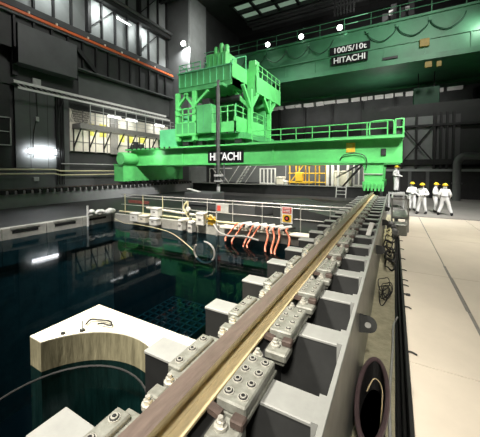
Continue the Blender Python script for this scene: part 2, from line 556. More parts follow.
# panels around the roof-light opening
X0, X1, Y0, Y1 = -18.2, -3.0, 31.8, 35.7
MB().box(-25, X0, -8, 46, 23, 23.3).build('ceiling_slab', DWALL, ce)
MB().box(X1, 9.3, -8, 46, 23, 23.3).build('ceiling_slab', DWALL, ce)
MB().box(X0, X1, -8, Y0, 23, 23.3).build('ceiling_slab', DWALL, ce)
MB().box(X0, X1, Y1, 46, 23, 23.3).build('ceiling_slab', DWALL, ce)
n = 6
for j, (ya, yb) in enumerate(((31.8, 33.6), (33.9, 35.7))):
    for i in range(n):
        xa = X0 + (X1 - X0) * i / n + .1; xb = X0 + (X1 - X0) * (i + 1) / n - .1
        MB().box(xa, xb, ya + .05, yb - .05, 23.2, 23.26).build('roof_light', SKYL, ce)
for i in range(n + 1):
    xa = X0 + (X1 - X0) * i / n
    MB().box(xa - .14, xa + .14, Y0, Y1, 22.9, 23.3).build('purlin', BLACKST, ce)
for yy in (31.7, 33.75, 35.8, 36.6, 37.4, 38.4):
    MB().box(X0, 5, yy - .13, yy + .13, 22.7, 23.3).build('rafter', BLACKST if yy < 36 else MWALL, ce)
for yy in (14, 20, 26, 40.3):
    MB().box(-24.5, 9, yy - .2, yy + .2, 22.2, 23).build('roof_beam', BLACKST, ce)
# cluster of hanging cables/rods near the top centre right of picture
for i in range(7):
    MB().box(-5.6 + .3 * i, -5.45 + .3 * i, 31, 31.15, 18, 23).build('hanger', BLACKST, ce)

# ================================================================== HOIST RAIL (right, near)
GY0, GY1 = -1.5, 18.9
rt = thing('crane_rail_track', 'brown topped hoist rail on grey sleepers with bolted clamps, running along the pool', 'rail', (-1.0, 8, -.05))
cx = -1.09
prof = [(-.058, 1.12), (.066, 1.12), (.069, 1.10), (.064, 1.075), (.026, 1.055), (.024, 1.01), (.055, .992), (.058, .986), (-.058, .986), (-.055, .992), (-.024, 1.01), (-.026, 1.055), (-.064, 1.075), (-.068, 1.10)]
h = MB()
n = len(prof)
h.add([(cx + a, yv, b) for yv in (GY0, GY1) for a, b in prof], [(i, (i + 1) % n, n + (i + 1) % n, n + i) for i in range(n)] + [list(range(n)), list(range(n, 2 * n))])
h.mi = []
for i in range(n):
    h.mi.append(0 if i in (0, n - 1) else 1)
h.mi += [0, 0]
h.build('rail_head', [RAIL, GOLD], rt)
MB().cbox(cx - .13, cx + .13, GY0, GY1, .962, .986, .004).build('rail_base', GOLD, rt)
MB().box(-1.30, -.88, GY0, GY1, .35, .90).build('girder_web', BLACKST, rt)
# side plate
MB().box(-.312, -.292, GY0, GY1 - .6, .0, 1.06).build('side_plate', PLATE, rt)
MB().box(-.325, -.295, GY0, GY1 - .6, 1.06, 1.068).build('plate_flange', SLEEP_TOP, rt)
SP = .864; S0 = 1.74 - 2 * SP
n_s = 21
sl = MB(); sl.m = 0; sl.box(.10, .70, -.11, .11, -.42, .40); sl.m = 1; sl.box(-.68, .10, -.11, .11, -.42, .40)  # pool-side half black: its shade put into the colour
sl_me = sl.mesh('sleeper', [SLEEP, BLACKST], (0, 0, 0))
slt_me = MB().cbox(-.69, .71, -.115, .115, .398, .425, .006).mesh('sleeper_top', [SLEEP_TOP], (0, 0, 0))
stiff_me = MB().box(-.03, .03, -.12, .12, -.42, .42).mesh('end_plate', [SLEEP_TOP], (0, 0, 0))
# right clamp: plate with 8 bolts, outer holder
rc = MB().cbox(-.10, .10, -.24, .24, -.035, .035, .010)
rc.box(-.10, .11, -.25, .25, -.055, -.035)
rc_me = rc.mesh('clamp_plate', [CLAMP], (0, 0, 0))
hold = MB().cbox(-.09, .09, -.09, .09, -.045, .025, .012)
hold.cbox(-.06, .06, -.05, .07, -.10, -.045, .01)
hold_me = hold.mesh('clamp_shoe', [CLAMP], (0, 0, 0))
rust_me = MB().cbox(-.042, .042, -.035, .035, -.025, .025, .008).mesh('rust_pad', [RUST], (0, 0, 0))
wedge_me = MB().prism([(-.045, -.025), (.045, -.04), (.045, .015), (-.045, .035)], -.016, .016).mesh('wedge', [RUST], (0, 0, 0))
nut = MB(); nut.cyl((0, 0, -.012), (0, 0, .012), .027, 6); nut.cyl((0, 0, .012), (0, 0, .032), .016, 8); nut.cyl((0, 0, -.04), (0, 0, -.012), .04, 10)
nut_me = nut.mesh('cap_nut', [BOLT], (0, 0, 0), True)
bt = MB(); bt.m = 0; bt.cyl((0, 0, 0), (0, 0, .006), .027, 10); bt.m = 1; bt.cyl((0, 0, .004), (0, 0, .009), .021, 10); bt.m = 0; bt.cyl((0, 0, .008), (0, 0, .013), .013, 6)
bt_me = bt.mesh('bolt', [BOLT, DARK], (0, 0, 0))
hb = MB(); hb.m = 0; hb.cyl((0, 0, 0), (0, 0, .006), .034, 12); hb.m = 1; hb.cyl((0, 0, .004), (0, 0, .009), .028, 12); hb.m = 0; hb.cyl((0, 0, .008), (0, 0, .014), .021, 12); hb.m = 1; hb.cyl((0, 0, .013), (0, 0, .017), .013, 6)
hb_me = hb.mesh('bolt', [BOLT, DARK], (0, 0, 0))
lc = MB().cbox(-.055, .06, -.22, .22, -.05, .03, .01)
lc.cbox(-.02, .09, -.27, .27, -.07, .0, .008)
lc_me = lc.mesh('left_clamp', [CLAMP], (0, 0, 0))
stub_me = MB().cbox(-.05, .05, -.05, .05, -.045, .045, .012).mesh('stop_block', [CLAMP], (0, 0, 0))
for i in range(n_s):
    yy = S0 + SP * i
    jj = random.uniform(-.008, .008)
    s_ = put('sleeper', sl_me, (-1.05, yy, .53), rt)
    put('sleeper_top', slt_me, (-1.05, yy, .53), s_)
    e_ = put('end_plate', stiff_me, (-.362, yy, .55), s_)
    # right side clamp
    c_ = put('clamp_plate', rc_me, (-.825 + jj, yy - .07, 1.01), rt)
    near = i <= 3
    if i < 12:
        rows = ((-.17, -.055, .06, .175))
        for by in rows:
            for bx in (-.05, .05):
                put('bolt', hb_me if i <= 2 else bt_me, (-.825 + jj + bx, yy - .07 + by, 1.045), c_)
    h_ = put('clamp_shoe', hold_me, (-.80 + jj, yy - .41, .945), rt)
    put('rust_pad', rust_me, (-.745 + jj, yy - .355, .995), h_)
    put('wedge', wedge_me, (-.90 + jj, yy - .35, .995), h_)
    put('cap_nut', nut_me, (-.83 + jj, yy - .41, 1.0), h_)
    put('cap_nut', nut_me, (-.89 + jj, yy + .23, 1.02), c_)
    # left side clamp
    l_ = put('left_clamp', lc_me, (-1.335, yy, 1.0), rt)
    if i < 12:
        for by in (-.15, .0, .15):
            put('bolt', hb_me, (-1.335, yy + by, 1.03), l_)
    put('stop_block', stub_me, (-1.27, yy + .42, .99), rt)
    put('cap_nut', nut_me, (-1.26, yy + .33, 1.03), l_)
    put('cap_nut', nut_me, (-1.27, yy - .33, 1.03), l_)
# lifting lug on the side plate
lg = MB()
lug = [(-.292, .70), (-.292, .89)] + [(-.21 + .085 * math.cos(R(a)), .80 + .085 * math.sin(R(a))) for a in range(80, -91, -17)]
lg.prism(lug, 3.27, 3.30, 'y')
lo_ = lg.build('lifting_lug', DWALL, rt)
MB().cyl((-.21, 3.262, .80), (-.21, 3.268, .80), .030, 14).build('lug_eye', STEEL, lo_)
for yy in (6.5, 10, 13.5):
    lg = MB(); lg.prism(lug, yy, yy + .03, 'y'); lg.build('lifting_lug', DWALL, rt)
# white brace lying on sleepers
wbr = MB().bar((-.47, 6.88, .99), (-.40, 7.0, 1.26), .10, .03).build('loose_plate', WHITE)
tag(wbr, 'small white plate leaning on the sleepers right of the rail', 'plate')

# ================================================================== CONCRETE BLOCK (near left in the pool)
poly = [(-4.56, 2.1), (-4.56, 3.22), (-1.6, 3.22), (-1.6, 1.0), (-2.1, 1.45)]
a_ = arc(-3.2, 1.7, 1.13, 10, 160, 22)
poly = [(-4.56, 2.09), (-4.56, 3.22), (-1.6, 3.22), (-1.6, 1.9)] + [p for p in a_]
cb = thing('concrete_ledge', 'pale concrete corner ledge with a round cut-out in the pool water', 'ledge', (-3.4, 2.8, -2))
b = MB(); b.m = 0
n = len(poly)
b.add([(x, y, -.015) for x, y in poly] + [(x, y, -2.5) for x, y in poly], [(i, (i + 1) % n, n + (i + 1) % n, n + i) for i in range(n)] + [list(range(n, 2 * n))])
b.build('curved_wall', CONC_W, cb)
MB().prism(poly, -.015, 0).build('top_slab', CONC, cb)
MB().cyl((-4.02, 2.55, 0), (-4.02, 2.55, .03), .035, 10).build('plug', BLACKST, cb)
MB().cyl((-4.19, 2.36, 0), (-4.19, 2.36, .025), .03, 10).build('plug', BLACKST, cb)
MB().tube([(-4.02, 2.55, .03), (-4.02, 2.56, .16)], .012, 6).build('stud', STEEL, cb)
tp = MB().tube(smoothpath([(-4.1, 2.66, .03), (-4.14, 2.78, .04), (-3.98, 2.86, .035), (-3.8, 2.88, .05), (-3.72, 2.82, .04), (-3.86, 2.78, .05), (-3.95, 2.76, .03)], 6), .013, 6)
tag(tp.build('dropped_cable', BLACKST, None, True), 'short dark cable curled on top of the concrete ledge', 'cable')
rg = MB(); 
ring = arc(-3.2, 1.7, 1.08, 0, 360, 40)[:-1]
ring2 = arc(-3.2, 1.7, 1.0, 0, 360, 40)[:-1]
rg.tube([(x, y, -.43) for x, y in ring2], .014, 6, True)  # dark ring drawn at water level inside the cut-out
rr_ = rg.build('dark_ring', BLACKST, cb)

# ================================================================== LEFT RAIL GIRDER
LGIRD = mat('left_girder_grey', (.30, .31, .315), .5, 0, .1, .5)
lr = thing('left_hoist_rail', 'grey girder with a row of black rail clamps far across the pool', 'rail', (-21.3, 12, 0))
MB().box(-21.7, -20.9, -6, 27, 0, .86).build('girder', LGIRD, lr)
MB().box(-21.75, -20.88, -6, 27, .86, 1.06).build('girder_flange', STEEL, lr)
MB().box(-21.4, -21.30, -6, 27, 1.06, 1.20).build('rail_head', RUST, lr)
blk_me = MB().box(-.10, .10, -.14, .14, -.14, .14).mesh('rail_clamp', [BLACKST], (0, 0, 0))
y = 2.0
while y < 27:
    put('rail_clamp', blk_me, (-20.85, y, 1.02), lr)
    y += .48

# ================================================================== FUEL HOIST BRIDGE
br = thing('hoist_bridge', 'long bright green hoist bridge girder spanning the pool', 'bridge crane', (-10.5, 21, 1.1))
def girder(y0, y1, front):
    g = MB()
    g.box(-21.4, .38, y0, y1, 2.95, 4.2)
    o = g.build('main_girder', GREEN, br)
    MB().box(-21.5, .44, y0 - (.6 if front else .14), y1 + .14, 4.2, 4.32).build('top_flange', GREEN, o)
    MB().box(-21.4, .38, y0 - .10, y1 + .10, 2.83, 2.95).build('bottom_flange', GREEN, o)
    if front:
        for x in (-15.2, -7.25):
            MB().box(x - .06, x + .06, y0 - .10, y0, 2.95, 4.2).build('stiffener', GREEN, o)
        for i in range(40):
            x = -21 + .53 * i
            if x < .3:
                pass
    return o
g1 = girder(18.7, 19.9, True)
g2 = girder(24.0, 25.0, False)
# bolts row dots under top flange on the left
for i in range(9):
    MB().box(-20.6 + i * .55, -20.45 + i * .55, 18.05, 18.1, 4.22, 4.36).build('flange_bolt', BLACKST, g1)
# walkway on the near girder top, right
MB().box(-8.9, .42, 18.12, 19.9, 4.32, 4.37).build('walkway', GREEN_D, br)
hr = MB()
for zz in (4.75, 5.12):
    hr.tube([(-8.6, 18.17, zz), (-.35, 18.17, zz)], .035, 6)
for i in range(9):
    x = -8.6 + i * 1.03
    hr.tube([(x, 18.17, 4.36), (x, 18.17, 5.12)], .035, 6)
hr.build('handrail', GREEN, br)
hr = MB()
hr.tube(smoothpath([(-1.25, 18.15, 4.4), (-1.25, 18.15, 5.0), (-1.1, 18.15, 5.16), (-.2, 18.15, 5.16), (-.06, 18.15, 5.0), (-.06, 18.15, 4.4)], 4), .04, 6)
hr.build('hoop_rail', GREEN, br)
hr = MB()
for (xa, ya) in ((.02, 18.17), (.40, 18.17), (.40, 19.8)):
    hr.tube([(xa, ya, 4.3), (xa, ya, 5.2)], .04, 6)
for zz in (4.75, 5.2):
    hr.tube([(.02, 18.17, zz), (.40, 18.17, zz), (.40, 19.8, zz)], .035, 6)
hr.build('end_rail', GREEN, br)
hr = MB()
for zz in (4.75, 5.12):
    hr.tube([(-8.6, 25.2, zz), (.3, 25.2, zz)], .035, 6)
for i in range(10):
    x = -8.6 + i * .98
    hr.tube([(x, 25.2, 4.36), (x, 25.2, 5.12)], .035, 6)
hr.build('rear_handrail', GREEN, br)
# sign plate with lettering
sg = MB().cbox(-12.62, -9.5, 18.56, 18.60, 2.97, 3.86, .01).build('name_plate', SIGNB, br)
text('HITACHI', .82, (-11.06, 18.545, 3.41), (R(90), 0, 0), SIGNW, sg, bold=.018, sx=.86)
# placard, hatch and hose on right end
pl = MB().box(-2.55, -2.05, 18.66, 18.69, 3.5, 4.05).build('placard', YELL, br)
MB().box(-2.55, -2.2, 18.65, 18.66, 3.72, 3.98).build('placard_panel', YPATCH, pl)
MB().cbox(-.68, -.42, 18.62, 18.70, 3.25, 3.65, .02).build('hatch', BLACKST, br)
MB().tube(smoothpath([(-2.9, 18.6, 3.0), (-2.7, 18.58, 3.3), (-2.1, 18.55, 3.42), (-1.6, 18.55, 3.3), (-1.4, 18.55, 2.95), (-1.45, 18.55, 2.4)], 5), .03, 6).build('cable', BLACKRUB, br)
# right leg and end truck
MB().prism([(-1.62, 2.86), (-.52, 2.86), (-.60, 1.62), (-1.5, 1.62)], 18.72, 19.3, 'y').build('right_leg', GREEN, br)
MB().prism([(-1.62, 2.86), (-.52, 2.86), (-.60, 1.62), (-1.5, 1.62)], 24.2, 25.0, 'y').build('right_leg', GREEN, br)
MB().box(-1.62, -.5, 18.60, 25.4, 1.34, 1.72).build('end_truck', GREEN, br)
for i in range(6):
    MB().box(-1.55 + i * .19, -1.45 + i * .19, 18.52, 18.62, 1.2, 1.62).build('truck_rib', GREEN, br)
MB().box(-1.55, -.55, 18.64, 18.70, 2.17, 2.21).build('tie_bar', STEEL, br)
for yy in (19.3, 20.6, 23.4, 24.7):
    MB().cyl((-1.16, yy, 1.33), (-1.02, yy, 1.33), .21, 16).build('wheel', BLACKST, br)
# left end truck
MB().box(-21.9, -20.7, 17.2, 25.4, 1.42, 2.85).build('end_truck', GREEN, br)
MB().box(-21.95, -20.65, 17.15, 25.45, 2.85, 2.95).build('truck_top', GREEN, br)
for i in range(9):
    yy = 17.8 + i * .85
    MB().cyl((-21.0, yy, 1.42), (-20.7, yy, 1.42), .2, 12).build('wheel', BLACKST, br)
MB().cyl((-20.75, 16.95, 3.4), (-20.75, 18.5, 3.4), .52, 18).build('drive_motor', GREEN, br, True)
MB().cbox(-21.6, -20.8, 17.3, 18.6, 2.95, 4.0, .06).build('gearbox', GREEN, br)
for k in range(5):
    MB().cbox(-21.5 + k * .35, -21.25 + k * .35, 18.4, 18.9, 4.32, 4.5 + .25 * ((k * 7) % 3), .03).build('valve_block', BLACKST, br)
# cabinet beside the trolley
MB().cbox(-17.9, -15.9, 18.8, 21.5, 4.32, 5.9, .03).build('control_cabinet', GREEN_P, br)
# sloping access ladder behind right leg
ld = MB()
for dx in (0, .0):
    ld.bar((-2.9, 19.9, 1.35), (-1.75, 19.9, 2.75), .07, .1)
    ld.bar((-3.4, 20.4, 1.9), (-1.75, 20.4, 2.9), .05, .08)
for k in range(7):
    t = k / 6
    ld.bar((-2.9 + 1.15 * t, 19.9, 1.35 + 1.4 * t), (-2.9 + 1.15 * t, 20.4, 1.35 + 1.4 * t), .06)
ld.build('ladder', WHITE, br)

# ================================================================== TROLLEY
tl = thing('hoist_trolley', 'tall two-deck bright green hoist trolley with railings on the bridge', 'trolley', (-12.5, 21.5, 4.3))
# lower frame
MB().box(-15.4, -9.6, 18.9, 24.9, 4.78, 5.22).build('lower_frame', GREEN_D, tl)
for (x, yy) in ((-15, 19.3), (-13.6, 19.3), (-11.8, 19.3), (-10, 19.3), (-15, 24.4), (-10, 24.4)):
    MB().cyl((x - .22, yy, 4.55), (x - .22, yy + .15, 4.55), .22, 14).build('wheel', BLACKST, tl)
    MB().cbox(x - .5, x + .1, yy - .3, yy + .4, 4.45, 4.85, .02).build('wheel_box', BLACKST, tl)
MB().box(-10.15, -10.0, 18.3, 25.0, 5.25, 6.35).build('lower_parapet', GREEN, tl)
MB().box(-12.1, -10.0, 18.3, 18.38, 5.25, 6.0).build('lower_front_panel', GREEN, tl)
hr = MB()
for zz in (6.75, 7.15):
    hr.tube([(-12.0, 18.34, zz), (-10.08, 18.34, zz), (-10.08, 24.9, zz)], .04, 6)
for (x, yy) in ((-12, 18.34), (-11.3, 18.34), (-10.7, 18.34), (-10.08, 18.34), (-10.08, 19.6), (-10.08, 20.9), (-10.08, 22.2), (-10.08, 23.5), (-10.08, 24.9)):
    hr.tube([(x, yy, 5.9), (x, yy, 7.15)], .04, 6)
hr.build('lower_handrail', GREEN, tl)
# operator cab frame (left)
MB().box(-15.75, -13.65, 18.4, 20.8, 5.2, 5.38).build('cab_floor', GREEN, tl)
MB().box(-15.75, -13.65, 18.4, 18.46, 5.38, 6.25).build('cab_front', GREEN_D, tl)
hr = MB()
for zz in (6.25, 6.9, 7.35):
    hr.box(-15.75, -13.65, 18.38, 18.46, zz - .05, zz + .05)
for x in (-15.7, -15.0, -14.4, -13.7):
    hr.box(x - .05, x + .05, 18.38, 18.46, 5.3, 7.4)
hr.build('cab_rail', GREEN, tl)
MB().cbox(-15.3, -14.7, 18.9, 19.5, 5.4, 6.9, .03).build('console', GREEN_P, tl)
MB().cbox(-14.4, -13.9, 19.2, 19.8, 5.4, 6.6, .03).build('seat_box', GREEN_D, tl)
MB().cbox(-13.6, -12.2, 18.4, 19.4, 5.3, 7.5, .03).build('electrical_cabinet', GREEN_D, tl)
MB().box(-12.92, -12.89, 18.385, 18.4, 5.35, 7.45).build('cabinet_seam', CRANE, tl)
MB().cbox(-13.2, -12.5, 18.6, 19.3, 7.5, 8.0, .03).build('cable_box', BLACKST, tl)
# columns and knee braces
for (x, yy) in ((-15.6, 18.6), (-13.9, 18.6), (-9.75, 20.2), (-9.75, 24.0), (-15.6, 24.3)):
    MB().box(x - .16, x + .16, yy - .16, yy + .16, 4.8, 8.7).build('column', GREEN, tl)
def knee(a, b, w=.24):
    MB().bar(a, b, w).build('knee_brace', GREEN, tl)
knee((-9.75, 20.2, 7.2), (-9.75, 18.9, 8.7)); knee((-9.75, 20.2, 7.2), (-9.75, 21.6, 8.7))
knee((-9.75, 24.0, 7.4), (-9.75, 22.7, 8.6)); knee((-9.75, 24.0, 7.4), (-9.75, 25.3, 8.6))
knee((-9.75, 20.2, 7.2), (-11.2, 20.2, 8.7))
knee((-15.6, 18.6, 7.6), (-14.6, 18.6, 8.6), .18); knee((-13.9, 18.6, 7.4), (-14.9, 18.6, 8.6), .18)
knee((-13.9, 18.6, 7.6), (-12.6, 18.6, 8.6), .18)
# interior clutter under upper deck
MB().box(-15.4, -9.9, 23.5, 23.7, 5.3, 8.6).build('rear_panel', GREEN_D, tl)
for k in range(6):
    MB().tube([(-12.0 + k * .35, 20.5 + (k % 2) * .8, 5.3), (-12.0 + k * .35, 20.5 + (k % 2) * .8, 8.6)], .06, 6).build('conduit', GREEN_P if k % 2 else BLACKST, tl)
MB().cyl((-12.6, 20.2, 8.1), (-10.6, 20.2, 8.1), .3, 14).build('cable_drum', BLACKST, tl)
# upper deck
MB().box(-15.5, -10.5, 18.6, 21.1, 8.75, 9.35).build('upper_frame', GREEN_D, tl)
MB().box(-15.5, -10.5, 18.55, 18.63, 9.1, 10.25).build('upper_front_parapet', GREEN_D, tl)
for k in range(9):
    x = -15.4 + .6 * k
    MB().box(x - .03, x + .03, 18.51, 18.55, 9.15, 10.2).build('parapet_rib', GREEN_P, tl)
MB().box(-15.6, -10.45, 18.48, 18.7, 10.23, 10.31).build('parapet_cap', GREEN_P, tl)
MB().box(-10.58, -10.5, 18.55, 21.1, 8.75, 10.5).build('upper_side_parapet', GREEN, tl)
MB().box(-10.5, -9.65, 21.1, 21.2, 8.0, 10.6).build('upper_step_panel', GREEN, tl)
MB().box(-15.7, -9.75, 21.2, 26.6, 8.6, 8.9).build('upper_rear_deck', GREEN_D, tl)
MB().box(-9.75, -9.62, 21.1, 26.6, 8.75, 9.95).build('upper_right_parapet', GREEN, tl)
MB().box(-9.75, -9.60, 21.1, 26.6, 8.6, 8.75).build('upper_right_sill', GREEN, tl)
hr = MB()
for zz in (10.5, 10.95):
    hr.tube([(-9.68, 21.3, zz), (-9.68, 26.5, zz)], .04, 6)
for k in range(6):
    hr.tube([(-9.68, 21.3 + 1.04 * k, 9.9), (-9.68, 21.3 + 1.04 * k, 10.95)], .045, 6)
hr.build('upper_right_handrail', GREEN, tl)
MB().cbox(-10.45, -9.8, 21.3, 22.0, 8.9, 11.3, .03).build('switch_cabinet', GREEN, tl)
hr = MB()
for zz in (10.6, 10.95):
    hr.tube([(-15.45, 18.6, zz), (-13.3, 18.6, zz)], .035, 6)
for k in range(4):
    hr.tube([(-15.45 + .7 * k, 18.6, 10.25), (-15.45 + .7 * k, 18.6, 10.95)], .035, 6)
hr.tube([(-15.45, 18.6, 10.95), (-15.45, 21, 10.95)], .035, 6)
hr.build('upper_front_handrail', GREEN_P, tl)
hr = MB()
hr.tube([(-10.5, 20.9, 11.6), (-10.5, 18.7, 10.6)], .04, 6)
hr.tube([(-10.5, 18.7, 10.6), (-10.5, 18.7, 10.2)], .04, 6)
hr.tube([(-10.5, 20.9, 11.6), (-10.5, 20.9, 10.2)], .04, 6)
hr.build('stay_rail', GREEN_P, tl)
MB().cbox(-13.2, -11.35, 19.2, 21.0, 9.3, 11.6, .05).build('winch_house', GREEN, tl)
for k in range(4):
    MB().box(-12.95 + .42 * k, -12.91 + .42 * k, 19.18, 19.2, 9.5, 11.4).build('house_rib', GREEN_P, tl)
for k, (x, hh) in enumerate(((-12.6, 12.35), (-12.1, 12.55), (-11.62, 12.35))):
    d = MB(); d.cyl((x, 19.8, 11.55), (x, 19.8, hh - .2), .2, 14); d.ball((x, 19.8, hh - .2), .2, 14, 5, 1., 0.)
    d.build('vent_hood', GREEN, tl, True)
# telescoping mast
ms = MB()
ms.box(-11.32, -11.16, 17.82, 18.0, 1.2, 9.0)
mo = ms.build('mast', mat('mast_grey', (.13, .135, .13), .4, .2), tl)
MB().box(-11.37, -11.29, 17.78, 17.82, 1.2, 8.4).build('mast_guide', BLACKST, mo)
MB().box(-11.5, -10.98, 17.68, 18.15, 1.95, 2.1).build('mast_collar', STEEL, mo)
MB().box(-11.5, -10.98, 17.68, 18.15, 1.55, 1.65).build('mast_collar', STEEL, mo)
MB().cyl((-11.24, 17.91, .6), (-11.24, 17.91, 1.2), .13, 12).build('grapple', STEEL, mo)
MB().tube([(-10.75, 17.91, 1.6), (-10.75, 17.91, 2.9)], .05, 6).build('guide_rod', GWALL, mo)
MB().box(-11.6, -10.9, 17.9, 18.6, 8.6, 8.8).build('mast_bracket', GREEN_D, mo)
# two work lamps of the trolley
# ================================================================== OVERHEAD CRANE
oc = thing('overhead_crane', 'huge dark green overhead bridge crane under the ceiling at the back', 'bridge crane', (-5, 35, 11.8))
CX0, CX1 = -20.8, 8.8
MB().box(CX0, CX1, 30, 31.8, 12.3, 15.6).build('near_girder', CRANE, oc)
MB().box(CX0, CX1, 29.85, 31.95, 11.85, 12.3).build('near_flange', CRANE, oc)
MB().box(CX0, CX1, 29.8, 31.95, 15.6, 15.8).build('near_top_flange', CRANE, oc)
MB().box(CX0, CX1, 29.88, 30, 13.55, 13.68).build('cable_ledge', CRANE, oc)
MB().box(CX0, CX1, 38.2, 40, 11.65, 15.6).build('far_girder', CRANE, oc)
MB().box(CX0, CX1, 31.95, 38.2, 11.9, 12.0).build('soffit_plate', CRANE, oc)
x = CX0 + 1.2
while x < CX1:
    MB().box(x - .05, x + .05, 29.93, 30, 12.3, 13.55).build('web_stiffener', CRANE, oc)
    x += 3.1
for zz in (16.4, 16.95):
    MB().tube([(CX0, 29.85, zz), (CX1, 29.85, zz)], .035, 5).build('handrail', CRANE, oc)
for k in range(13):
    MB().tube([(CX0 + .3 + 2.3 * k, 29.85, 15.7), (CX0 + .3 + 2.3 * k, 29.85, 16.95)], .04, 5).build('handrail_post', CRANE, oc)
sg = MB().cbox(-5.72, -2.12, 29.72, 29.80, 13.68, 14.40, .01).build('capacity_plate', SIGNB, oc)
text('100/5/10t', .72, (-3.92, 29.70, 14.0), (R(90), 0, 0), SIGNW, sg, bold=.012, sx=1.06)
sg = MB().cbox(-5.55, -2.3, 29.72, 29.80, 12.66, 13.46, .01).build('name_plate', SIGNB, oc)
text('HITACHI', .76, (-3.92, 29.70, 13.04), (R(90), 0, 0), SIGNW, sg, bold=.014, sx=.96)
MB().cbox(-1.1, .1, 29.85, 30.0, 12.4, 12.62, .02).build('slot', BLACKST, oc)
for k in range(9):
    x0 = CX0 + 1 + 2.4 * k + (3.0 if k > 5 else 0)
    if x0 > CX1 - 3: break
    MB().tube(smoothpath([(x0, 29.82, 15.2), (x0 + .3, 29.82, 14.6), (x0 + 1.2, 29.82, 14.1), (x0 + 2.1, 29.82, 14.6), (x0 + 2.4, 29.82, 15.2)], 4), .05, 5).build('festoon_cable', FEST, oc)
    MB().box(x0 - .12, x0 + .12, 29.75, 29.95, 15.1, 15.45).build('festoon_hanger', CRANE, oc)
DULLY = mat('dull_yellow', (.30, .22, .05), .6)
MB().cbox(1.7, 2.4, 29.7, 30, 12.95, 13.6, .03).build('limit_box', DULLY, oc)
MB().cbox(2.1, 2.6, 29.6, 29.85, 11.1, 11.6, .03).build('buffer_box', DULLY, oc)
MB().cbox(2.9, 3.25, 29.6, 29.85, 11.05, 11.5, .03).build('buffer_box', DULLY, oc)
MB().cbox(-1.6, 1.4, 32.4, 38, 15.8, 16.6, .05).build('trolley_frame', BLACKST, oc)
for k, (x, zz) in enumerate(((-1.0, 17.2), (-.3, 17.9), (.4, 17.4), (1.1, 18.1))):
    MB().cbox(x - .25, x + .25, 31.2, 32.2, 15.8, zz, .03).build('hoist_gear', BLACKST, oc)
for x in (-.7, .6):
    MB().cbox(x, x + .35, 30.9, 31.2, 16.9, 17.25, .03).build('floodlight_box', STEEL, oc)
MB().cbox(1.5, 3.6, 33.5, 34.5, 7.9, 10.4, .05).build('lower_block', FEST, oc)
for x in (1.9, 3.2):
    MB().bar((x, 34, 10.3), (x, 34, 12), .08).build('block_rope', BLACKST, oc)
area('crane_end_glow', (6.0, 28.8, 14), (5.2, 30, 13.6), 30, .4, NEUT, 120)
for k, x in enumerate((-12.1, -8.44, -4.73)):
    t = thing('crane_floodlight', ('glowing floodlight on the overhead crane walkway nearest the green hoist trolley', 'glowing floodlight on the overhead crane walkway, middle of three', 'glowing floodlight on the overhead crane walkway above the capacity sign')[k], 'lamp', (x, 29.5, 15.85), 'floodlights along the overhead crane walkway')
    MB().cbox(x - .28, x + .28, 29.35, 29.62, 15.85, 16.2, .03).build('housing', BLACKST, t)
    MB().cyl((x, 29.34, 16.0), (x, 29.28, 15.98), .24, 14).build('lens', LAMP, t)
    MB().bar((x, 29.62, 16.05), (x, 29.8, 16.05), .06).build('bracket', CRANE, t)
    area('crane_floodlight_beam', (x, 29.2, 15.9), (x * .8, 20, 3), 50, .3, NEUT, 150)
# bright pier lamp
t = thing('pier_floodlight', 'brilliant white floodlight hanging in front of the grey pier', 'lamp', (-21.7, 26.9, 17.3))
MB().cbox(-22.05, -21.55, 27.0, 27.28, 17.0, 17.6, .03).build('housing', STEEL, t)
MB().cyl((-21.8, 27.0, 17.3), (-21.8, 26.94, 17.28), .3, 16).build('lens', mat('pier_lamp_glow', (1, 1, 1), emit=25), t)
MB().bar((-21.8, 27.15, 17.7), (-21.8, 27.29, 17.7), .1).build('bracket', STEEL, t)
area('pier_beam', (-21.5, 26.7, 16.9), (-21.5, 27.6, 14.0), 420, .35, (1, 1, 1), 150)

# ================================================================== LEFT WALL FITTINGS
t = thing('work_lamp', 'glowing fluorescent work lamp low on the left wall above straw pipes', 'lamp', (XW + .2, 12.2, 3.8))
MB().cbox(XW + .02, XW + .14, 11.4, 13.5, 3.98, 4.12, .02).build('housing', WHITE, t)
MB().box(XW + .10, XW + .20, 11.45, 13.45, 3.72, 3.94).build('tube', mat('work_tube_glow', (.93, .96, 1), emit=10), t)
area('work_lamp_glow', (XW + .5, 12.45, 3.9), (XW, 12.45, 3.85), 170, 2., (.93, .96, 1), 150, .15)
sm = thing('cable_tray', 'brightly lit long metal cable tray along the left wall', 'cable tray', (XW + .5, 15, 9))
MB().box(XW + .35, XW + .40, 10.4, 26.5, 8.82, 9.02).build('side_rail', WHITE, sm)
MB().box(XW + .95, XW + 1.0, 10.4, 26.5, 8.28, 8.44).build('side_rail', WHITE, sm)
rung = MB().bar((-.3, 0, .16), (.3, 0, -.16), .05).mesh('rung', [STEEL], (0, 0, 0))
y = 10.6
while y < 26.4:
    put('rung', rung, (XW + .67, y, 8.62), sm); y += .4
MB().cbox(XW + .1, XW + .35, 11.7, 12.3, 9.0, 9.5, .02).build('junction_box', STEEL, sm)
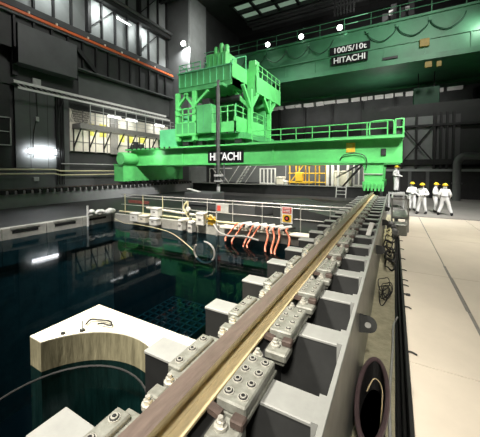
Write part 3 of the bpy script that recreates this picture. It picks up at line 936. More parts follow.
# gallery: cream panels, yellow sheets
wd = shell('window_1', (XW, 19, 5), 'row of bright cream panels with yellow sheets under the gallery on the left wall')
for i in range(10):
    ya = 14.65 + i * 1.25
    MB().box(XW + .0, XW + .06, ya + .03, ya + 1.22, 4.1, 7.75).build('pane', CREAM, wd)
for (ya, yb, za, zb) in ((16.5, 17.0, 5.6, 6.7), (17.6, 18.3, 5.6, 6.8), (19.9, 20.5, 5.3, 6.6), (21.1, 21.6, 5.3, 6.4), (22.4, 23.4, 5.4, 6.4)):
    MB().box(XW + .06, XW + .09, ya, yb, za, zb).build('yellow_sheet', YPATCH, wd)
for i in range(11):
    ya = 14.65 + i * 1.25
    MB().box(XW + .06, XW + .12, ya - .03, ya + .03, 4.0, 7.8).build('mullion', JOINT, wd)
MB().box(XW + .06, XW + .12, 14.6, 27.1, 4.9, 4.96).build('transom', JOINT, wd)
MB().box(XW + .06, XW + .2, 18.75, 19.6, 4.0, 7.8).build('grey_column', JOINT, wd)
gal = thing('gallery_walkway', 'grey bracketed gallery walkway with mesh railing above cream panels', 'gallery', (XW + .8, 20, 6.7))
MB().box(XW + .1, XW + 1.3, 14.9, 27, 6.0, 6.45).build('deck', JOINT, gal)
for i in range(8):
    ya = 15.0 + i * 1.5
    MB().bar((XW + .12, ya, 4.4), (XW + 1.25, ya, 6.05), .09).build('bracket', BLACKST, gal)
    MB().box(XW + .1, XW + .16, ya - .05, ya + .05, 4.1, 6.0).build('bracket_post', BLACKST, gal)
hr = MB()
for i in range(9):
    ya = 15.9 + i * 1.3
    hr.bar((XW + 1.2, ya, 6.4), (XW + 1.2, ya, 8.2), .05)
for zz in (6.85, 7.25, 7.7, 8.15):
    hr.bar((XW + 1.2, 15.9, zz), (XW + 1.2, 27, zz), .035)
hr.build('railing', STEEL, gal)
msh = MB()
for i in range(14):
    ya = 14.7 + i * .12
    msh.bar((XW + .1, ya, 6.6), (XW + .1, ya + .5, 8.3), .025)
    msh.bar((XW + .1, ya + .5, 6.6), (XW + .1, ya, 8.3), .025)
msh.build('mesh_screen', BLACKST, gal)
MB().box(XW + .0, XW + .04, 14.6, 27, 6.5, 8.6).build('rear_screen', DWALL, gal)
for k, ya in enumerate((18.8, 20.9, 25.0)):
    t = thing('gallery_light', ('glowing tube light under the cable tray at the left end of the gallery', 'glowing tube light under the cable tray beside the first gallery light', 'glowing tube light on the gallery just left of the green trolley')[k], 'lamp', (XW + .9, ya, 7.5))
    MB().box(XW + .62, XW + .80, ya - .75, ya + .75, 7.66, 7.74).build('housing', WHITE, t)
    MB().cyl((XW + .71, ya - .7, 7.58), (XW + .71, ya + .7, 7.58), .07, 8).build('tube', TUBE_E, t)
    area('gallery_glow', (XW + .9, ya, 7.5), (XW + .3, ya, 6.3), 12, 1.4, (.97, 1, .97), 175, .15)
area('girder_glow', (-17.9, 17.9, 4.05), (-18.1, 18.7, 3.6), 9, .25, (1, 1, 1), 120)  # added light with no fixture, makes the glare on the girder
area('gallery_under_glow', (XW + 1.15, 20.5, 5.95), (XW + .1, 20.5, 5.0), 120, 9., (1, .98, .88), 175, .2)
t = thing('truss_light', 'glowing tube light high on the left wall truss', 'lamp', (XW + .8, 20.2, 17.2))
MB().cbox(XW + .6, XW + .8, 19.2, 21.0, 17.35, 17.5, .02).build('housing', STEEL, t)
MB().box(XW + .62, XW + .78, 19.3, 20.9, 17.29, 17.35).build('tube', TUBE_E, t)
for (ya, zz) in ((13, 17.9), (18.1, 17.8), (23, 17.8)):
    area('truss_glow', (XW + 1.3, ya, zz), (XW - .1, ya, 16.3), 150, 1.5, (.96, 1, .98), 170, .2)
# pipes along the wall
for zz, nm in ((2.46, 'upper straw coloured pipe running along the left wall'), (2.12, 'lower straw coloured pipe running along the left wall')):
    p = MB().tube([(XW + .3, 4, zz), (XW + .3, 13.2, zz), (XW + .45, 13.6, zz - .12), (XW + .45, 27, zz - .12)], .06, 8)
    tag(p.build('wall_pipe', YPIPE, None, True), nm, 'pipe', 'straw pipes on the left wall')
p = MB().tube([(XW + .3, 13.8, 2.95), (XW + .3, 27, 2.95)], .045, 8)
tag(p.build('wall_conduit', STEEL, None, True), 'thin grey conduit above the straw pipes on the left wall', 'conduit')
p = MB(); p.tube(smoothpath([(XW + .08, 12.05, 8.6), (XW + .08, 12.1, 7.0), (XW + .08, 12.05, 6.5), (XW + .08, 11.8, 5.2), (XW + .08, 11.75, 3.4)], 5), .03, 5)
tag(p.build('wall_cable', BLACKRUB, None, True), 'thin black cable drooping down the grey wall panel to the work lamp', 'cable')
p = MB().cbox(XW + .02, XW + .16, 11.95, 12.2, 6.25, 6.6, .02)
tag(p.build('switch_box', STEEL), 'small pale switch box on the grey panel above the work lamp', 'switch box')
p = MB().cbox(XW + .02, XW + .16, 11.7, 12.1, 1.55, 1.85, .02)
tag(p.build('junction_box', STEEL), 'small pale junction box below the straw pipes', 'junction box')
rs = MB()
for yy in (13.5, 13.67, 13.9, 14.05):
    rs.tube([(XW + .2, yy, 1.2), (XW + .2, yy, 8.6)], .05, 6)
rs.tube(smoothpath([(XW + .25, 14.05, 8.4), (XW + .25, 13.75, 7.4), (XW + .25, 13.6, 6), (XW + .25, 13.65, 4)], 5), .07, 6)
tag(rs.build('riser_pipes', BLACKST, None, True), 'bundle of black riser pipes on the dark column beside the cream panels', 'pipes', kind='stuff')
wf_ = thing('wall_opening_frame', 'white window frame in the dark wall at the far left edge', 'window frame', (XW, 9.9, 4.3))
f = MB()
for (ya, yb, za, zb) in ((8.5, 10.3, 4.2, 4.28), (8.5, 10.3, 6.2, 6.28), (10.22, 10.3, 4.2, 6.28), (8.5, 10.3, 5.2, 5.25)):
    f.box(XW + .0, XW + .1, ya, yb, za, zb)
f.build('frame', STEEL, wf_)
MB().box(XW - .02, XW + .01, 8.5, 10.3, 4.2, 6.28).build('pane', DARK, wf_)

# ================================================================== FAR CURB OF THE POOL: railing and clutter
rl = thing('pool_railing', 'thin grey steel railing along the far edge of the pool', 'railing', (-7.5, 10.9, 0))
tops = MB()
for zz, r_ in ((1.06, .03), (.92, .018), (.50, .018)):
    MB().tube([(-13.3, 10.9, zz), (-1.3, 10.9, zz)], r_, 6).build('rail_bar', ALU, rl)
for x in (-13.0, -11.6, -10.2, -8.9, -7.45, -6.1, -4.7, -3.9, -3.1, -2.0):
    MB().cyl((x, 10.9, -.02), (x, 10.9, 1.1), .026 if x < -10 else .022, 8).build('post', YPIPE if x < -10 else ALU, rl)
# pipework on curb
pp = thing('curb_pipe', 'pale straw pipe lying along the far pool curb behind the white boxes', 'pipe', (-9, 10.65, .1))
MB().tube([(-11.2, 10.79, .44), (-10.2, 10.79, .40), (-7.9, 10.79, .30)], .055, 8).build('upper_run', CREAM, pp)
MB().tube([(-13.3, 10.79, .12), (-10.5, 10.79, .10), (-7.4, 10.79, .10), (-5.0, 10.79, .12)], .05, 8).build('lower_run', YPIPE, pp)
def wbox(x, w_, z0, z1, label, yy=10.35, m=WHITE):
    t = thing('equipment_box', label, 'box', (x, yy, z0), 'white boxes on the far pool curb')
    MB().cbox(x - w_ / 2, x + w_ / 2, yy - .17, yy + .17, z0, z1, .02).build('body', m, t)
    MB().box(x - w_ / 2 - .01, x + w_ / 2 + .01, yy - .18, yy + .18, z1 - .09, z1 - .07).build('lid_seam', JOINT, t)
    MB().box(x - .07, x + .07, yy - .19, yy - .17, (z0 + z1) / 2 - .02, (z0 + z1) / 2 + .03).build('latch', JOINT, t)
wbox(-11.55, .55, -.22, .22, 'leftmost low white box on the far pool curb')
wbox(-10.9, .50, -.22, .16, 'cream box second from left on the far pool curb', 10.3, CREAM)
wbox(-10.25, .50, .12, .55, 'raised white box third from left on the far pool curb', 10.5)
wbox(-10.1, .50, -.26, .08, 'low white box under the raised third box on the far curb', 10.25)
wbox(-8.42, .22, -.34, .16, 'narrow white box hanging below the yellow pump stand', 10.25)
wbox(-7.85, .22, -.38, .12, 'narrow white box hanging right of the yellow pump stand', 10.25)
wbox(-7.45, .42, -.04, .52, 'white box on the curb left of the yellow valve set', 10.45)
pm = thing('pump_stand', 'straw yellow pump stand with a round white gauge on the far curb', 'pump', (-8.35, 10.6, .1))
MB().cyl((-8.35, 10.6, .1), (-8.35, 10.6, .95), .05, 8).build('column', YPIPE, pm)
MB().tube(smoothpath([(-8.35, 10.6, .95), (-8.5, 10.55, .8), (-8.52, 10.5, .6), (-8.4, 10.5, .45), (-8.3, 10.5, .3)], 5), .045, 8).build('hose', YPIPE, pm)
MB().cyl((-8.22, 10.5, .62), (-8.22, 10.42, .62), .11, 14).build('gauge', WHITE, pm)
MB().cbox(-8.5, -8.2, 10.45, 10.75, .05, .2, .02).build('foot', CREAM, pm)
vv = thing('valve_set', 'orange yellow valve set on the far curb left of the caution sign post', 'valve', (-6.95, 10.5, .1))
for k in range(5):
    MB().cyl((-7.1 + .08 * k, 10.5, .0), (-7.1 + .08 * k, 10.5, .30 + .07 * (k % 3)), .035, 8).build('valve', YELL, vv)
MB().tube([(-7.2, 10.46, .25), (-6.7, 10.46, .22)], .04, 8).build('manifold', YELL, vv)
MB().tube(smoothpath([(-7.15, 10.4, .35), (-6.95, 10.4, .45), (-6.75, 10.4, .3)], 5), .025, 6).build('handle', YPIPE, vv)
# orange hoses draped from a striped bundle board
hb_ = thing('hose_rack', 'pale striped rack bundle on the far curb holding orange hoses', 'rack', (-4.55, 10.3, .2))
MB().cbox(-5.55, -3.45, 10.1, 10.6, .08, .14, .01).build('board', CREAM, hb_)
for k in range(6):
    x = -5.35 + k * .34
    MB().cyl((x, 10.05, .22), (x + .25, 10.65, .22), .075, 8).build('hose_bundle', WHITE, hb_)
    MB().cyl((x + .17, 10.05, .2), (x + .40, 10.65, .2), .05, 8).build('dark_sleeve', BLACKRUB, hb_)
for k, (x0, x1, yb, zb) in enumerate(((-5.5, -5.75, 9.7, -.25), (-5.2, -5.4, 9.6, -.3), (-4.75, -4.85, 9.5, -.38), (-4.5, -4.7, 9.5, -.34), (-4.15, -3.9, 9.3, -.30), (-3.9, -3.65, 9.25, -.34), (-3.66, -3.5, 9.2, -.36), (-3.38, -3.0, 9.0, -.3))):
    p = MB().tube(smoothpath([(x0, 10.2, .24), (x0 + .02, 9.98, .20), (x0 + (x1 - x0) * .5, 9.85, -.05), (x1, yb, zb), (x1 + .08, yb - .15, zb - .12)], 5), .035, 6)
    o = p.build('orange_hose', REDHOSE, None, True)
    tag(o, 'orange hose draped over the pool edge, ' + ('leftmost of eight', 'second from left of eight', 'third from left of eight', 'fourth from left of eight', 'fifth from left of eight', 'sixth from left of eight', 'seventh from left of eight', 'rightmost of eight, ending on a sleeper')[k], 'hose', 'orange hoses draped over the pool edge')
# white hose loop hanging to the water
lp = MB()
lp.tube([(-5.25 + .40 * math.cos(t_ / 20 * 2 * math.pi), 7.5, -.22 + .34 * math.sin(t_ / 20 * 2 * math.pi)) for t_ in range(8, 20 + 6)], .03, 6)
tag(lp.build('hose_loop', ALU, None, True), 'pale hose bent into a loop at the water left of the orange hoses', 'hose')
lp = MB().tube(smoothpath([(-6.5, 10.0, .14), (-5.9, 9.45, -.02), (-5.4, 9.4, -.1), (-4.8, 9.4, -.04), (-4.2, 9.4, -.12)], 5), .035, 6)
tag(lp.build('slack_hose', ALU, None, True), 'pale slack hose sagging below the striped hose rack', 'hose')
cp = MB().tube(smoothpath([(-13.0, 10.2, -.2), (-12.0, 9.95, -.3), (-11.2, 9.92, -.28), (-10.2, 9.92, -.3), (-9.0, 9.8, -.36), (-8.1, 9.4, -.38), (-6.9, 8.6, -.39), (-5.7, 7.6, -.30)], 5), .015, 6)
tag(cp.build('curb_cable', YPIPE, None, True), 'straw coloured cable sagging from the white boxes towards the hose loop', 'cable')
rp = MB().cyl((-6.6, 10.35, -2.0), (-6.6, 10.35, .95), .03, 8)  # part below the water imitates the mast reflection
tag(rp.build('curb_pole', ALU, None, True), 'thin vertical grey pole just right of the red sign, lower part drawn as the mast reflection', 'pole')
pk = MB().cbox(-6.3, -2.5, 10.1, 10.62, .0, .06, .01)
tag(pk.build('curb_plank', CREAM), 'pale plank on the far pool curb under the striped hose rack', 'plank')
# signs
sn = thing('caution_sign', 'white and orange caution sign hanging on the railing near the rail', 'sign', (-3.62, 10.86, .4))
MB().box(-3.84, -3.40, 10.82, 10.84, .32, .98).build('board', SIGNW, sn)
MB().box(-3.80, -3.44, 10.81, 10.82, .72, .95).build('red_band', SIGNR, sn)
MB().box(-3.80, -3.44, 10.81, 10.82, .37, .66).build('orange_band', YELL, sn)
MB().cyl((-3.62, 10.81, .52), (-3.62, 10.80, .52), .11, 16).build('emblem', SIGNB, sn)
MB().cyl((-3.62, 10.80, .52), (-3.62, 10.795, .52), .05, 16).build('emblem_dot', SIGNR, sn)
for dz in (.78, .84, .90):
    MB().box(-3.76, -3.48, 10.80, 10.81, dz - .01, dz + .01).build('text_line', SIGNW, sn)
sn = thing('red_sign', 'small red and white sign hanging on the far railing by the pole', 'sign', (-6.6, 10.86, .5))
MB().box(-6.95, -6.3, 10.86, 10.882, .50, .91).build('board', STEEL, sn)
MB().box(-6.93, -6.7, 10.85, 10.86, .58, .83).build('red_panel', SIGNR, sn)
# white pole and wrapped bundle on left curb
p = MB().cyl((-13.4, 8.9, -.6), (-13.4, 8.9, .62), .05, 8)
tag(p.build('marker_post', WHITE, None, True), 'short white marker post at the left pool curb', 'post')
bd = MB()
for k in range(7):
    bd.ball((-13.5 + random.uniform(-.1, .1), 9.25 + k * .2, .17 + random.uniform(-.03, .08)), .17 + random.uniform(-.03, .04), 8, 6, .8)
tag(bd.build('wrapped_bundle', WHITE, None, True), 'crumpled white plastic wrapped bundle on the left pool curb', 'bundle')
lbx = MB()
# small lattice of dark ironwork in the corner left of railing
DULLR = mat('dull_red', (.26, .06, .05), .6)
ck = thing('red_pipe_bundle', 'bundle of dull red pipes on the far railing at its left end', 'pipes', (-11.9, 11.2, .5))
for k in range(3):
    MB().tube([(-12.75, 10.945, .62 + .06 * k), (-11.2, 10.945, .62 + .06 * k)], .024, 6).build('pipe', DULLR, ck)

# ================================================================== BEYOND THE RAILING
cv = MB(); cv.add([(-9.8, 14.5, .02), (-6.2, 13.4, .05), (-4.8, 16.0, .05), (-8.5, 17.0, .02), (-9.8, 14.5, .25), (-6.2, 13.4, .75), (-4.8, 16.0, .75), (-8.5, 17.0, .25)], [(0, 1, 2, 3), (4, 5, 6, 7), (0, 1, 5, 4), (1, 2, 6, 5), (2, 3, 7, 6), (3, 0, 4, 7)])
tag(cv.build('cover_slab', GWALL), 'grey sloping steel cover slab behind the railing', 'cover')
cv = MB(); cv.add([(-5.4, 13.9, .02), (-2.0, 13.0, .02), (-1.9, 16.2, .02), (-4.6, 16.8, .02), (-5.4, 13.9, .8), (-2.0, 13.0, .3), (-1.9, 16.2, .3), (-4.6, 16.8, .8)], [(0, 1, 2, 3), (4, 5, 6, 7), (0, 1, 5, 4), (1, 2, 6, 5), (2, 3, 7, 6), (3, 0, 4, 7)])
tag(cv.build('cover_slab', DWALL), 'dark sloping steel cover slab nearest the rail behind the railing', 'cover')
cv = MB().cbox(-12.6, -10.3, 15.6, 17.2, .02, .9, .05)
tag(cv.build('shield_block', GWALL), 'low dark shield block under the bridge left of the mast', 'block')
cv = MB(); cv.bar((-12.4, 15.75, 1.14), (-11.4, 15.75, .94), .35, .04)
tag(cv.build('loose_board', WHITE), 'small white board lying on the shield block left of the mast', 'board')
pf = MB().box(-20.5, -1.75, 27.0, 30.0, -.02, .92)
struct(pf.build('trim_1', BLACKST), 'black raised step in front of the back wall')
pf = MB().box(-20.5, -1.75, 26.9, 27.05, .92, .98)
struct(pf.build('trim_2', STEEL), 'grey nosing along the raised black step')
pf = MB().box(-20.5, -1.8, 31.6, 31.8, .92, 3.4)
struct(pf.build('trim_3', MWALL), 'grey screen behind the things on the raised step')
# stair
st = thing('steel_stair', 'grey steel stair with handrails under the bridge left of the mast', 'stair', (-14, 27.4, .95))
b = MB()
for yy in (27.2, 27.9):
    b.bar((-14.8, yy, .98), (-12.9, yy, 3.6), .12)
b.build('stringer', STEEL, st)
for k in range(8):
    t_ = (k + .5) / 8
    MB().box(-14.8 + 1.9 * t_ - .15, -14.8 + 1.9 * t_ + .15, 27.2, 27.9, .96 + 2.6 * t_, 1.0 + 2.6 * t_).build('tread', STEEL, st)
b = MB()
for dx in (-1.0, 1.05):
    b.bar((-14.8 + dx, 27.15, 1.0), (-12.9 + dx, 27.15, 3.6), .06)
b.build('handrail', STEEL, st)
tr2 = thing('trestle_frame', 'grey crossed trestle frame on the step left of the stair', 'frame', (-16.6, 27.4, .95))
for (xa, xb) in ((-17.9, -16.5), (-17.2, -15.8)):
    MB().bar((xa, 27.3, 2.6), (xb, 27.3, .98), .07).build('strut', STEEL, tr2)
MB().bar((-18.3, 27.3, 2.6), (-15.4, 27.3, 2.6), .08).build('top_bar', STEEL, tr2)
MB().bar((-18.3, 27.3, .98), (-18.3, 27.3, 2.6), .07).build('post', STEEL, tr2)
def fence(x0, x1, z1, label, n_, m=WHITE):
    t = thing('guard_fence', label, 'fence', ((x0 + x1) / 2, 27.6, .95))
    for k in range(n_ + 1):
        MB().box(x0 + (x1 - x0) * k / n_ - .06, x0 + (x1 - x0) * k / n_ + .06, 27.55, 27.65, .95, z1).build('upright', m, t)
    MB().box(x0, x1, 27.5, 27.55, z1 - .1, z1).build('top_rail', m, t)
    MB().box(x0, x1, 27.5, 27.55, .98, 1.12).build('bottom_rail', m, t)
fence(-12.15, -10.5, 2.6, 'white guard fence panel right of the mast on the step', 4)
sc = thing('yellow_scaffold', 'orange yellow tube scaffold on the step under the bridge', 'scaffold', (-8, 28, .95))
for k in range(8):
    x = -9.0 + k * .48
    MB().cyl((x, 27.7 + .5 * (k % 2), .95), (x, 27.7 + .5 * (k % 2), 3.4 - .25 * (k % 3)), .06, 8).build('standard', YELL, sc)
for zz in (1.25, 2.1, 2.9):
    MB().cyl((-9.1, 27.62, zz), (-5.5, 27.62, zz), .05, 8).build('ledger', YELL, sc)
MB().cyl((-9.0, 27.6, 1.1), (-7.6, 27.6, 2.9), .05, 8).build('diagonal', YELL, sc)
MB().box(-8.9, -6.8, 27.55, 28.3, 1.15, 1.3).build('toe_board', YELL, sc)
MB().cbox(-8.4, -7.7, 27.5, 28.1, 1.3, 2.2, .05).build('yellow_hopper', YELL, sc)
for k, (x, hh, m) in enumerate(((-9.9, 1.0, CREAM),)):
    pass
def crate(x, w_, z1, label, m):
    t = thing('storage_crate', label, 'crate', (x, 27.6, .95))
    MB().cbox(x - w_ / 2, x + w_ / 2, 27.3, 27.9, .98, z1, .03).build('body', m, t)
    MB().box(x - w_ / 2 - .03, x + w_ / 2 + .03, 27.27, 27.93, z1 - .12, z1 - .04).build('lid', m, t)
crate(-10.95 + 1.05, .75, 1.75, 'cream crate left of the yellow scaffold on the step', CREAM)
crate(-9.32, .26, 1.35, 'small white crate at the foot of the yellow scaffold', WHITE)
for k, x in enumerate((-5.35, -4.9)):
    p = MB().cbox(x - .12, x + .12, 27.5, 27.7, .96, 3.6, .02)
    tag(p.build('white_post', WHITE), ('white upright post right beside the yellow scaffold', 'second white upright post right of the yellow scaffold')[k], 'post')
crate(-4.0, 1.4, 2.35, 'tall pale cabinet on the step right of the yellow scaffold', CREAM)
for k, x in enumerate((-4.35, -3.55)):
    p = MB().cbox(x - .1, x + .1, 27.15, 27.25, .96, 3.5, .02)
    tag(p.build('white_post', WHITE), ('left white post in front of the tall pale cabinet', 'right white post in front of the tall pale cabinet')[k], 'post')
t = thing('step_lamp', 'small bright work lamp on a post behind the cream crate on the raised step', 'lamp', (-9.62, 28.3, .95))
MB().cyl((-9.62, 28.3, .95), (-9.62, 28.3, 3.0), .035, 8).build('post', STEEL, t)
MB().cbox(-9.82, -9.42, 28.2, 28.36, 3.0, 3.3, .02).build('housing', STEEL, t)
MB().box(-9.78, -9.46, 28.17, 28.2, 3.04, 3.26).build('lens', LAMP, t)
for xx in (-15, -9, -4.5):
    area('under_bridge_fill', (xx, 25.9, 5.0), (xx, 28, 1.4), 190, 2.5, WARM, 150, .3)  # unseen fill lights added to brighten the step under the bridge
# frame of steps in front of black face
fr_ = thing('step_ladder', 'small grey step ladder against the black raised step', 'ladder', (-4.0, 26.6, 0))
for x in (-4.4, -3.6):
    MB().bar((x, 26.4, 0), (x, 26.75, 1.1), .06).build('stile', STEEL, fr_)
for zz in (.3, .6, .9):
    MB().bar((-4.4, 26.4 + zz * .32, zz), (-3.6, 26.4 + zz * .32, zz), .05).build('rung', STEEL, fr_)
fence(-3.1, -1.9, 3.2, 'white tube guard fence on the step beside the right bridge leg', 3)

# ================================================================== RIGHT SIDE CLUTTER
sd = thing('access_stand', 'light grey tubular access stand beside the rail before the workers', 'stand', (.22, 14.2, 0))
for (x, yy) in ((-.05, 13.0), (.5, 13.0), (-.05, 15.2), (.5, 15.2)):
    MB().box(x - .03, x + .03, yy - .03, yy + .03, 0, 1.28).build('leg', STEEL, sd)
for zz in (.55, 1.25):
    b = MB()
    b.box(-.08, .53, 12.97, 13.03, zz, zz + .06); b.box(-.08, .53, 15.17, 15.23, zz, zz + .06)
    b.box(-.08, -.02, 13, 15.2, zz, zz + .06); b.box(.47, .53, 13, 15.2, zz, zz + .06)
    b.build('frame', STEEL, sd)
MB().box(-.05, .5, 13, 15.2, .50, .55).build('shelf', PLATE, sd)
MB().cbox(-.15, .45, 12.2, 12.9, .0, .42, .03).build('foot_box', PLATE, sd)
# cables in the trench
for k in range(3):
    pts = [(.085 + .04 * k + random.uniform(-.01, .01), yy, -.12 + .02 * (k % 2) + random.uniform(0, .02)) for yy in range(-5, 18, 2)]
    o = MB().tube(smoothpath(pts, 4), .016, 6).build('trench_cable', BLACKRUB, None, True)
    tag(o, ('black cable along the left side of the floor trench', 'black cable along the middle of the floor trench', 'black cable along the right side of the floor trench')[k], 'cable', 'black cables in the floor trench')
pts = smoothpath([(.02, 2.6, .02), (.0, 3.4, .02), (.025, 4.4, .02), (.03, 5.0, .02), (.09, 5.5, -.05)], 6)
tag(MB().tube(pts, .014, 6).build('grey_cable', STEEL, None, True), 'thin pale cable along the near edge of the floor trench', 'cable')
for k, yy in enumerate((4.4, 5.84, 6.44, 6.94, 7.27, 8.0, 9.0, 10.1, 11.3)):
    o = MB().tube(smoothpath([(.2, yy, .02), (.25, yy - .01, .025), (.30, yy - .03, .015)], 3), .011, 6)
    if k == 2: o.cbox(.23, .31, yy - .04, yy + .04, 0, .03, .008)
    tag(o.build('floor_hook', BLACKST), ('small black tie hook on the beige floor edge, ' + ('nearest the camera', 'second from the camera', 'flat tabbed, third from camera', 'fourth from the camera', 'fifth from the camera', 'sixth from the camera', 'seventh from the camera', 'eighth from the camera', 'farthest of nine')[k]), 'hook', 'tie hooks along the beige floor edge')
# cable coils on margin
cl = MB()
for k in range(6):
    cxx, cyy = -.10 + random.uniform(-.04, .04), 6.2 + random.uniform(-.25, .25)
    cl.tube([(cxx + (.06 + .008 * k) * math.cos(a / 16 * 6.283), cyy + (.28 + .02 * k) * math.sin(a / 16 * 6.283), .03 + .03 * k + .03 * math.sin(a)) for a in range(16)], .009, 5, True)
tag(cl.build('cable_coil', BLACKRUB, None, True), 'tangled black cable coil on the yellowish concrete margin', 'cable coil')
cl = MB()
for k in range(8):
    cxx, cyy = -.08 + random.uniform(-.05, .05), 9.0 + random.uniform(-.9, .9)
    cl.tube([(cxx + .11 * math.cos(a / 16 * 6.283), cyy + .5 * math.sin(a / 16 * 6.283), .05 + .05 * k + .04 * math.sin(a * 1.3)) for a in range(16)], .018, 5, True)
tag(cl.build('cable_heap', BLACKRUB, None, True), 'black cable heap between the side plate and the floor trench', 'cable heap')
cl = MB()
for k in range(4):
    cxx, cyy = -.15, 10.2 + .25 * k
    cl.tube([(cxx + .09 * math.cos(a / 16 * 6.283), cyy + .45 * math.sin(a / 16 * 6.283), .12 + .08 * k + .05 * math.sin(a * .9)) for a in range(16)], .03, 6, True)
tag(cl.build('hose_coil', YPIPE, None, True), 'straw yellow hose coil on the concrete margin before the access stand', 'hose coil')
bg_ = MB()
for k in range(5):
    bg_.ball((-.02 + random.uniform(-.08, .08), 11.75 + random.uniform(-.12, .15), .15 + .07 * k), .15, 8, 6, .9)
tag(bg_.build('grey_bag', GWALL, None, True), 'dark grey crumpled bag against the access stand', 'bag')
# dark hose reel tub at the bottom edge
tb = thing('rubber_tub', 'black round tub with brown rubber rim below the lifting lug', 'tub', (-.14, 2.95, 0))
c_ = (-.14, 2.95)
rimr = .125
def ell(a, rr, z): return (c_[0] + rr * math.cos(a), c_[1] + rr * 4.6 * math.sin(a), z)
rm = MB(); rm.tube([ell(a / 28 * 6.283, rimr, .31) for a in range(28)], .022, 8, True)
rm.build('rim', PURPLE, tb, True)
bw = MB()
n = 28
bw.add([ell(a / n * 6.283, rimr, .31) for a in range(n)] + [ell(a / n * 6.283, rimr * .9, 0.0) for a in range(n)], [(i, (i + 1) % n, n + (i + 1) % n, n + i) for i in range(n)] + [list(range(n, 2 * n))])
bw.build('wall', BLACKRUB, tb)
MB().tube(smoothpath([ell(2.6, .07, .2), ell(1.6, .08, .22), ell(.6, .09, .22), ell(-.6, .09, .2)], 5), .006, 6).build('orange_cord', GOLD, tb)

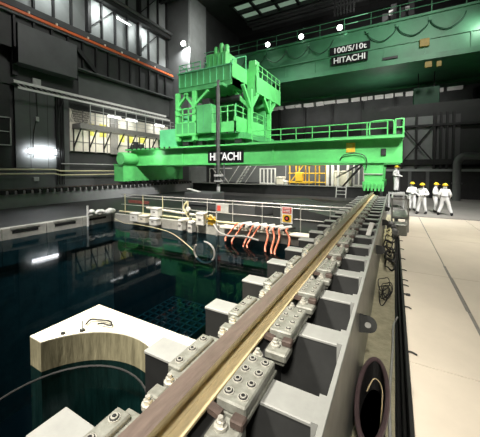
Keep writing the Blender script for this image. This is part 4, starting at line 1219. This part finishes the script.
# ================================================================== PEOPLE
def skin_obj(name, joints, edges, m, parent, sub=1, root=0):
    me = bpy.data.meshes.new(name)
    me.from_pydata([j[0] for j in joints], edges, [])
    o = bpy.data.objects.new(name, me)
    COL.objects.link(o)
    o.parent = parent
    me.materials.append(m)
    md = o.modifiers.new('skin', 'SKIN')
    md.use_smooth_shade = True
    if not me.skin_vertices:
        bm = bmesh.new(); bm.from_mesh(me); bm.verts.layers.skin.verify(); bm.to_mesh(me); bm.free()
    for i, sv in enumerate(me.skin_vertices[0].data):
        r = joints[i][1]
        sv.radius = r if isinstance(r, tuple) else (r, r)
        sv.use_root = (i == root)
    sb_ = o.modifiers.new('sub', 'SUBSURF'); sb_.levels = sub; sb_.render_levels = sub
    return o
def person(label, loc, rz, arms, legs, facing_mask=True, lean=0., headturn=0., sc=.95):
    """local frame: the person faces -Y; arms = (elbowL, wristL, elbowR, wristR); legs = (kneeL, ankleL, kneeR, ankleR)"""
    t = thing('person', label, 'person', loc, 'workers in white coveralls')
    t.rotation_euler = (0, 0, rz)
    t.scale = (sc, sc, sc)
    V = Vector
    def L(p): return (p[0], p[1] - lean * max(0, p[2] - .9), p[2])
    eL, wL, eR, wR = arms
    kL, aL, kR, aR = legs
    J = [((0, 0, .96), (.155, .12)), (L((0, 0, 1.15)), (.15, .115)), (L((0, 0, 1.34)), (.165, .12)), (L((0, 0, 1.47)), (.085, .075)), (L((0, -.01, 1.56)), .085), (L((0, -.015, 1.66)), .095),
         (L((-.17, 0, 1.41)), .075), (L(eL), .062), (L(wL), .042), (L((.17, 0, 1.41)), .075), (L(eR), .062), (L(wR), .042),
         ((-.10, 0, .88), .10), (kL, .078), (aL, .066), ((.10, 0, .88), .10), (kR, .078), (aR, .066)]
    E_ = [(0, 1), (1, 2), (2, 3), (3, 4), (4, 5), (2, 6), (6, 7), (7, 8), (2, 9), (9, 10), (10, 11), (0, 12), (12, 13), (13, 14), (0, 15), (15, 16), (16, 17)]
    J = [(p, tuple(q * 1.16 for q in r) if isinstance(r, tuple) else r * (1.22 if i not in (4, 5) else 1.05)) for i, (p, r) in enumerate(J)]
    skin_obj('coverall', J, E_, SUIT, t, 2)
    hd = L((0, -.02, 1.655))
    def part(mb, name, m, smooth=True):
        me = mb.mesh(name, m if isinstance(m, list) else [m], (0, 0, 0), smooth)
        o = bpy.data.objects.new(name, me); COL.objects.link(o); o.parent = t
        return o
    hm = MB()
    hm.ball((hd[0], hd[1], hd[2] + .035), .132, 16, 7, .95, 0.)
    hm.cyl((hd[0], hd[1], hd[2] + .025), (hd[0], hd[1], hd[2] + .04), .15, 16)
    hm.cbox(hd[0] - .075, hd[0] + .075, hd[1] - .20, hd[1] - .10, hd[2] + .022, hd[2] + .038, .006)
    o = part(hm, 'helmet', HELM)
    fc = MB()
    fc.ball((hd[0], hd[1] - .035, hd[2] - .03), .078, 12, 8, 1.15)
    o = part(fc, 'face', SKIN)
    ms_ = MB(); ms_.ball((hd[0], hd[1] - .085, hd[2] - .075), .048, 10, 6, .9); ms_.cyl((hd[0] - .04, hd[1] - .1, hd[2] - .085), (hd[0] - .075, hd[1] - .115, hd[2] - .095), .028, 10); ms_.cyl((hd[0] + .04, hd[1] - .1, hd[2] - .085), (hd[0] + .075, hd[1] - .115, hd[2] - .095), .028, 10)
    part(ms_, 'respirator', BELT)
    ey = MB(); ey.ball((hd[0] - .028, hd[1] - .108, hd[2] - .012), .013, 8, 5); ey.ball((hd[0] + .028, hd[1] - .108, hd[2] - .012), .013, 8, 5)
    ey.cbox(hd[0] - .013, hd[0] + .013, hd[1] - .125, hd[1] - .10, hd[2] - .05, hd[2] - .012, .005)
    part(ey, 'eyes', BELT)
    # gloves: palm and five fingers
    for (e, w_, s) in ((L(eL), L(wL), -1), (L(eR), L(wR), 1)):
        d = (V(w_) - V(e)).normalized()
        sd_ = d.cross(V((0, 0, 1)))
        if sd_.length < .2: sd_ = V((0, 1, 0))
        sd_.normalize(); up = sd_.cross(d).normalized()
        g = MB()
        p0 = V(w_) + d * .02
        g.bar(p0, p0 + d * .10, .085, .035, up)
        for k, ln in enumerate((.075, .085, .08, .062)):
            a = p0 + d * .095 + sd_ * (-.032 + .021 * k)
            b_ = a + d * ln * .55 - up * .008
            c__ = b_ + d * ln * .35 - up * .03
            g.tube([a, b_, c__], .0095, 6)
        a = p0 + d * .03 + sd_ * (-.042)
        g.tube([a, a + d * .035 - sd_ * .025, a + d * .075 - sd_ * .03 - up * .01], .011, 6)
        part(g, 'glove', WHITE)
    for an, kn in ((aL, kL), (aR, kR)):
        b_ = MB()
        b_.cbox(an[0] - .05, an[0] + .05, an[1] - .20, an[1] + .08, an[2] - .10, an[2] - .015, .025)
        b_.cyl((an[0], an[1] + .01, an[2] - .05), (an[0], an[1] + .01, an[2] + .06), .068, 12)
        part(b_, 'boot', BLACKRUB)
    bl = MB()
    bl.tube([L((.19 * math.cos(a / 20 * 6.283), .15 * math.sin(a / 20 * 6.283), 1.06)) for a in range(20)], .018, 6, True)
    part(bl, 'belt', BELT)
    return t
stand = ((-.12, -.01, .5), (-.13, .02, .11), (.12, -.01, .5), (.13, .02, .11))
fold = ((-.29, .02, 1.16), (-.08, -.22, 1.17), (.29, .02, 1.16), (.08, -.24, 1.13))
front = ((-.29, .04, 1.15), (-.14, -.2, 1.12), (.29, .04, 1.15), (.14, -.2, 1.12))
P1 = person('worker in white coverall facing the camera with arms held in front, leftmost of four', (.95, 20.2, 0), R(8), fold, stand)
P2 = person('worker in white coverall with forearms raised in front, second from left of four', (1.36, 18.9, 0), R(-20), front, ((-.15, -.06, .5), (-.2, -.1, .11), (.12, .02, .5), (.16, .1, .11)))
P3 = person('worker in white coverall turned half away, third from left of four', (2.06, 19.9, 0), R(70), front, ((-.12, -.06, .5), (-.12, -.03, .11), (.12, .02, .5), (.13, .06, .11)))
P4 = person('worker in white coverall striding with legs apart and back turned, rightmost of four', (2.36, 18.9, 0), R(165), ((-.27, .0, 1.15), (-.20, -.2, 1.02), (.28, .06, 1.14), (.24, -.12, .98)), ((-.2, -.06, .5), (-.32, -.02, .11), (.16, -.02, .5), (.28, .06, .11)))
pfm = thing('work_platform', 'small grey work platform behind the right bridge leg', 'platform', (.1, 21.2, 0))
MB().box(-.3, .6, 20.6, 21.8, .92, 1.0).build('deck', STEEL, pfm)
for (x, yy) in ((-.25, 20.65), (.55, 20.65), (-.25, 21.75), (.55, 21.75)):
    MB().box(x - .04, x + .04, yy - .04, yy + .04, 0, .92).build('leg', STEEL, pfm)
P5 = person('worker in white coverall on the platform beside the right bridge leg', (.12, 21.2, 1.0), R(60), front, stand)
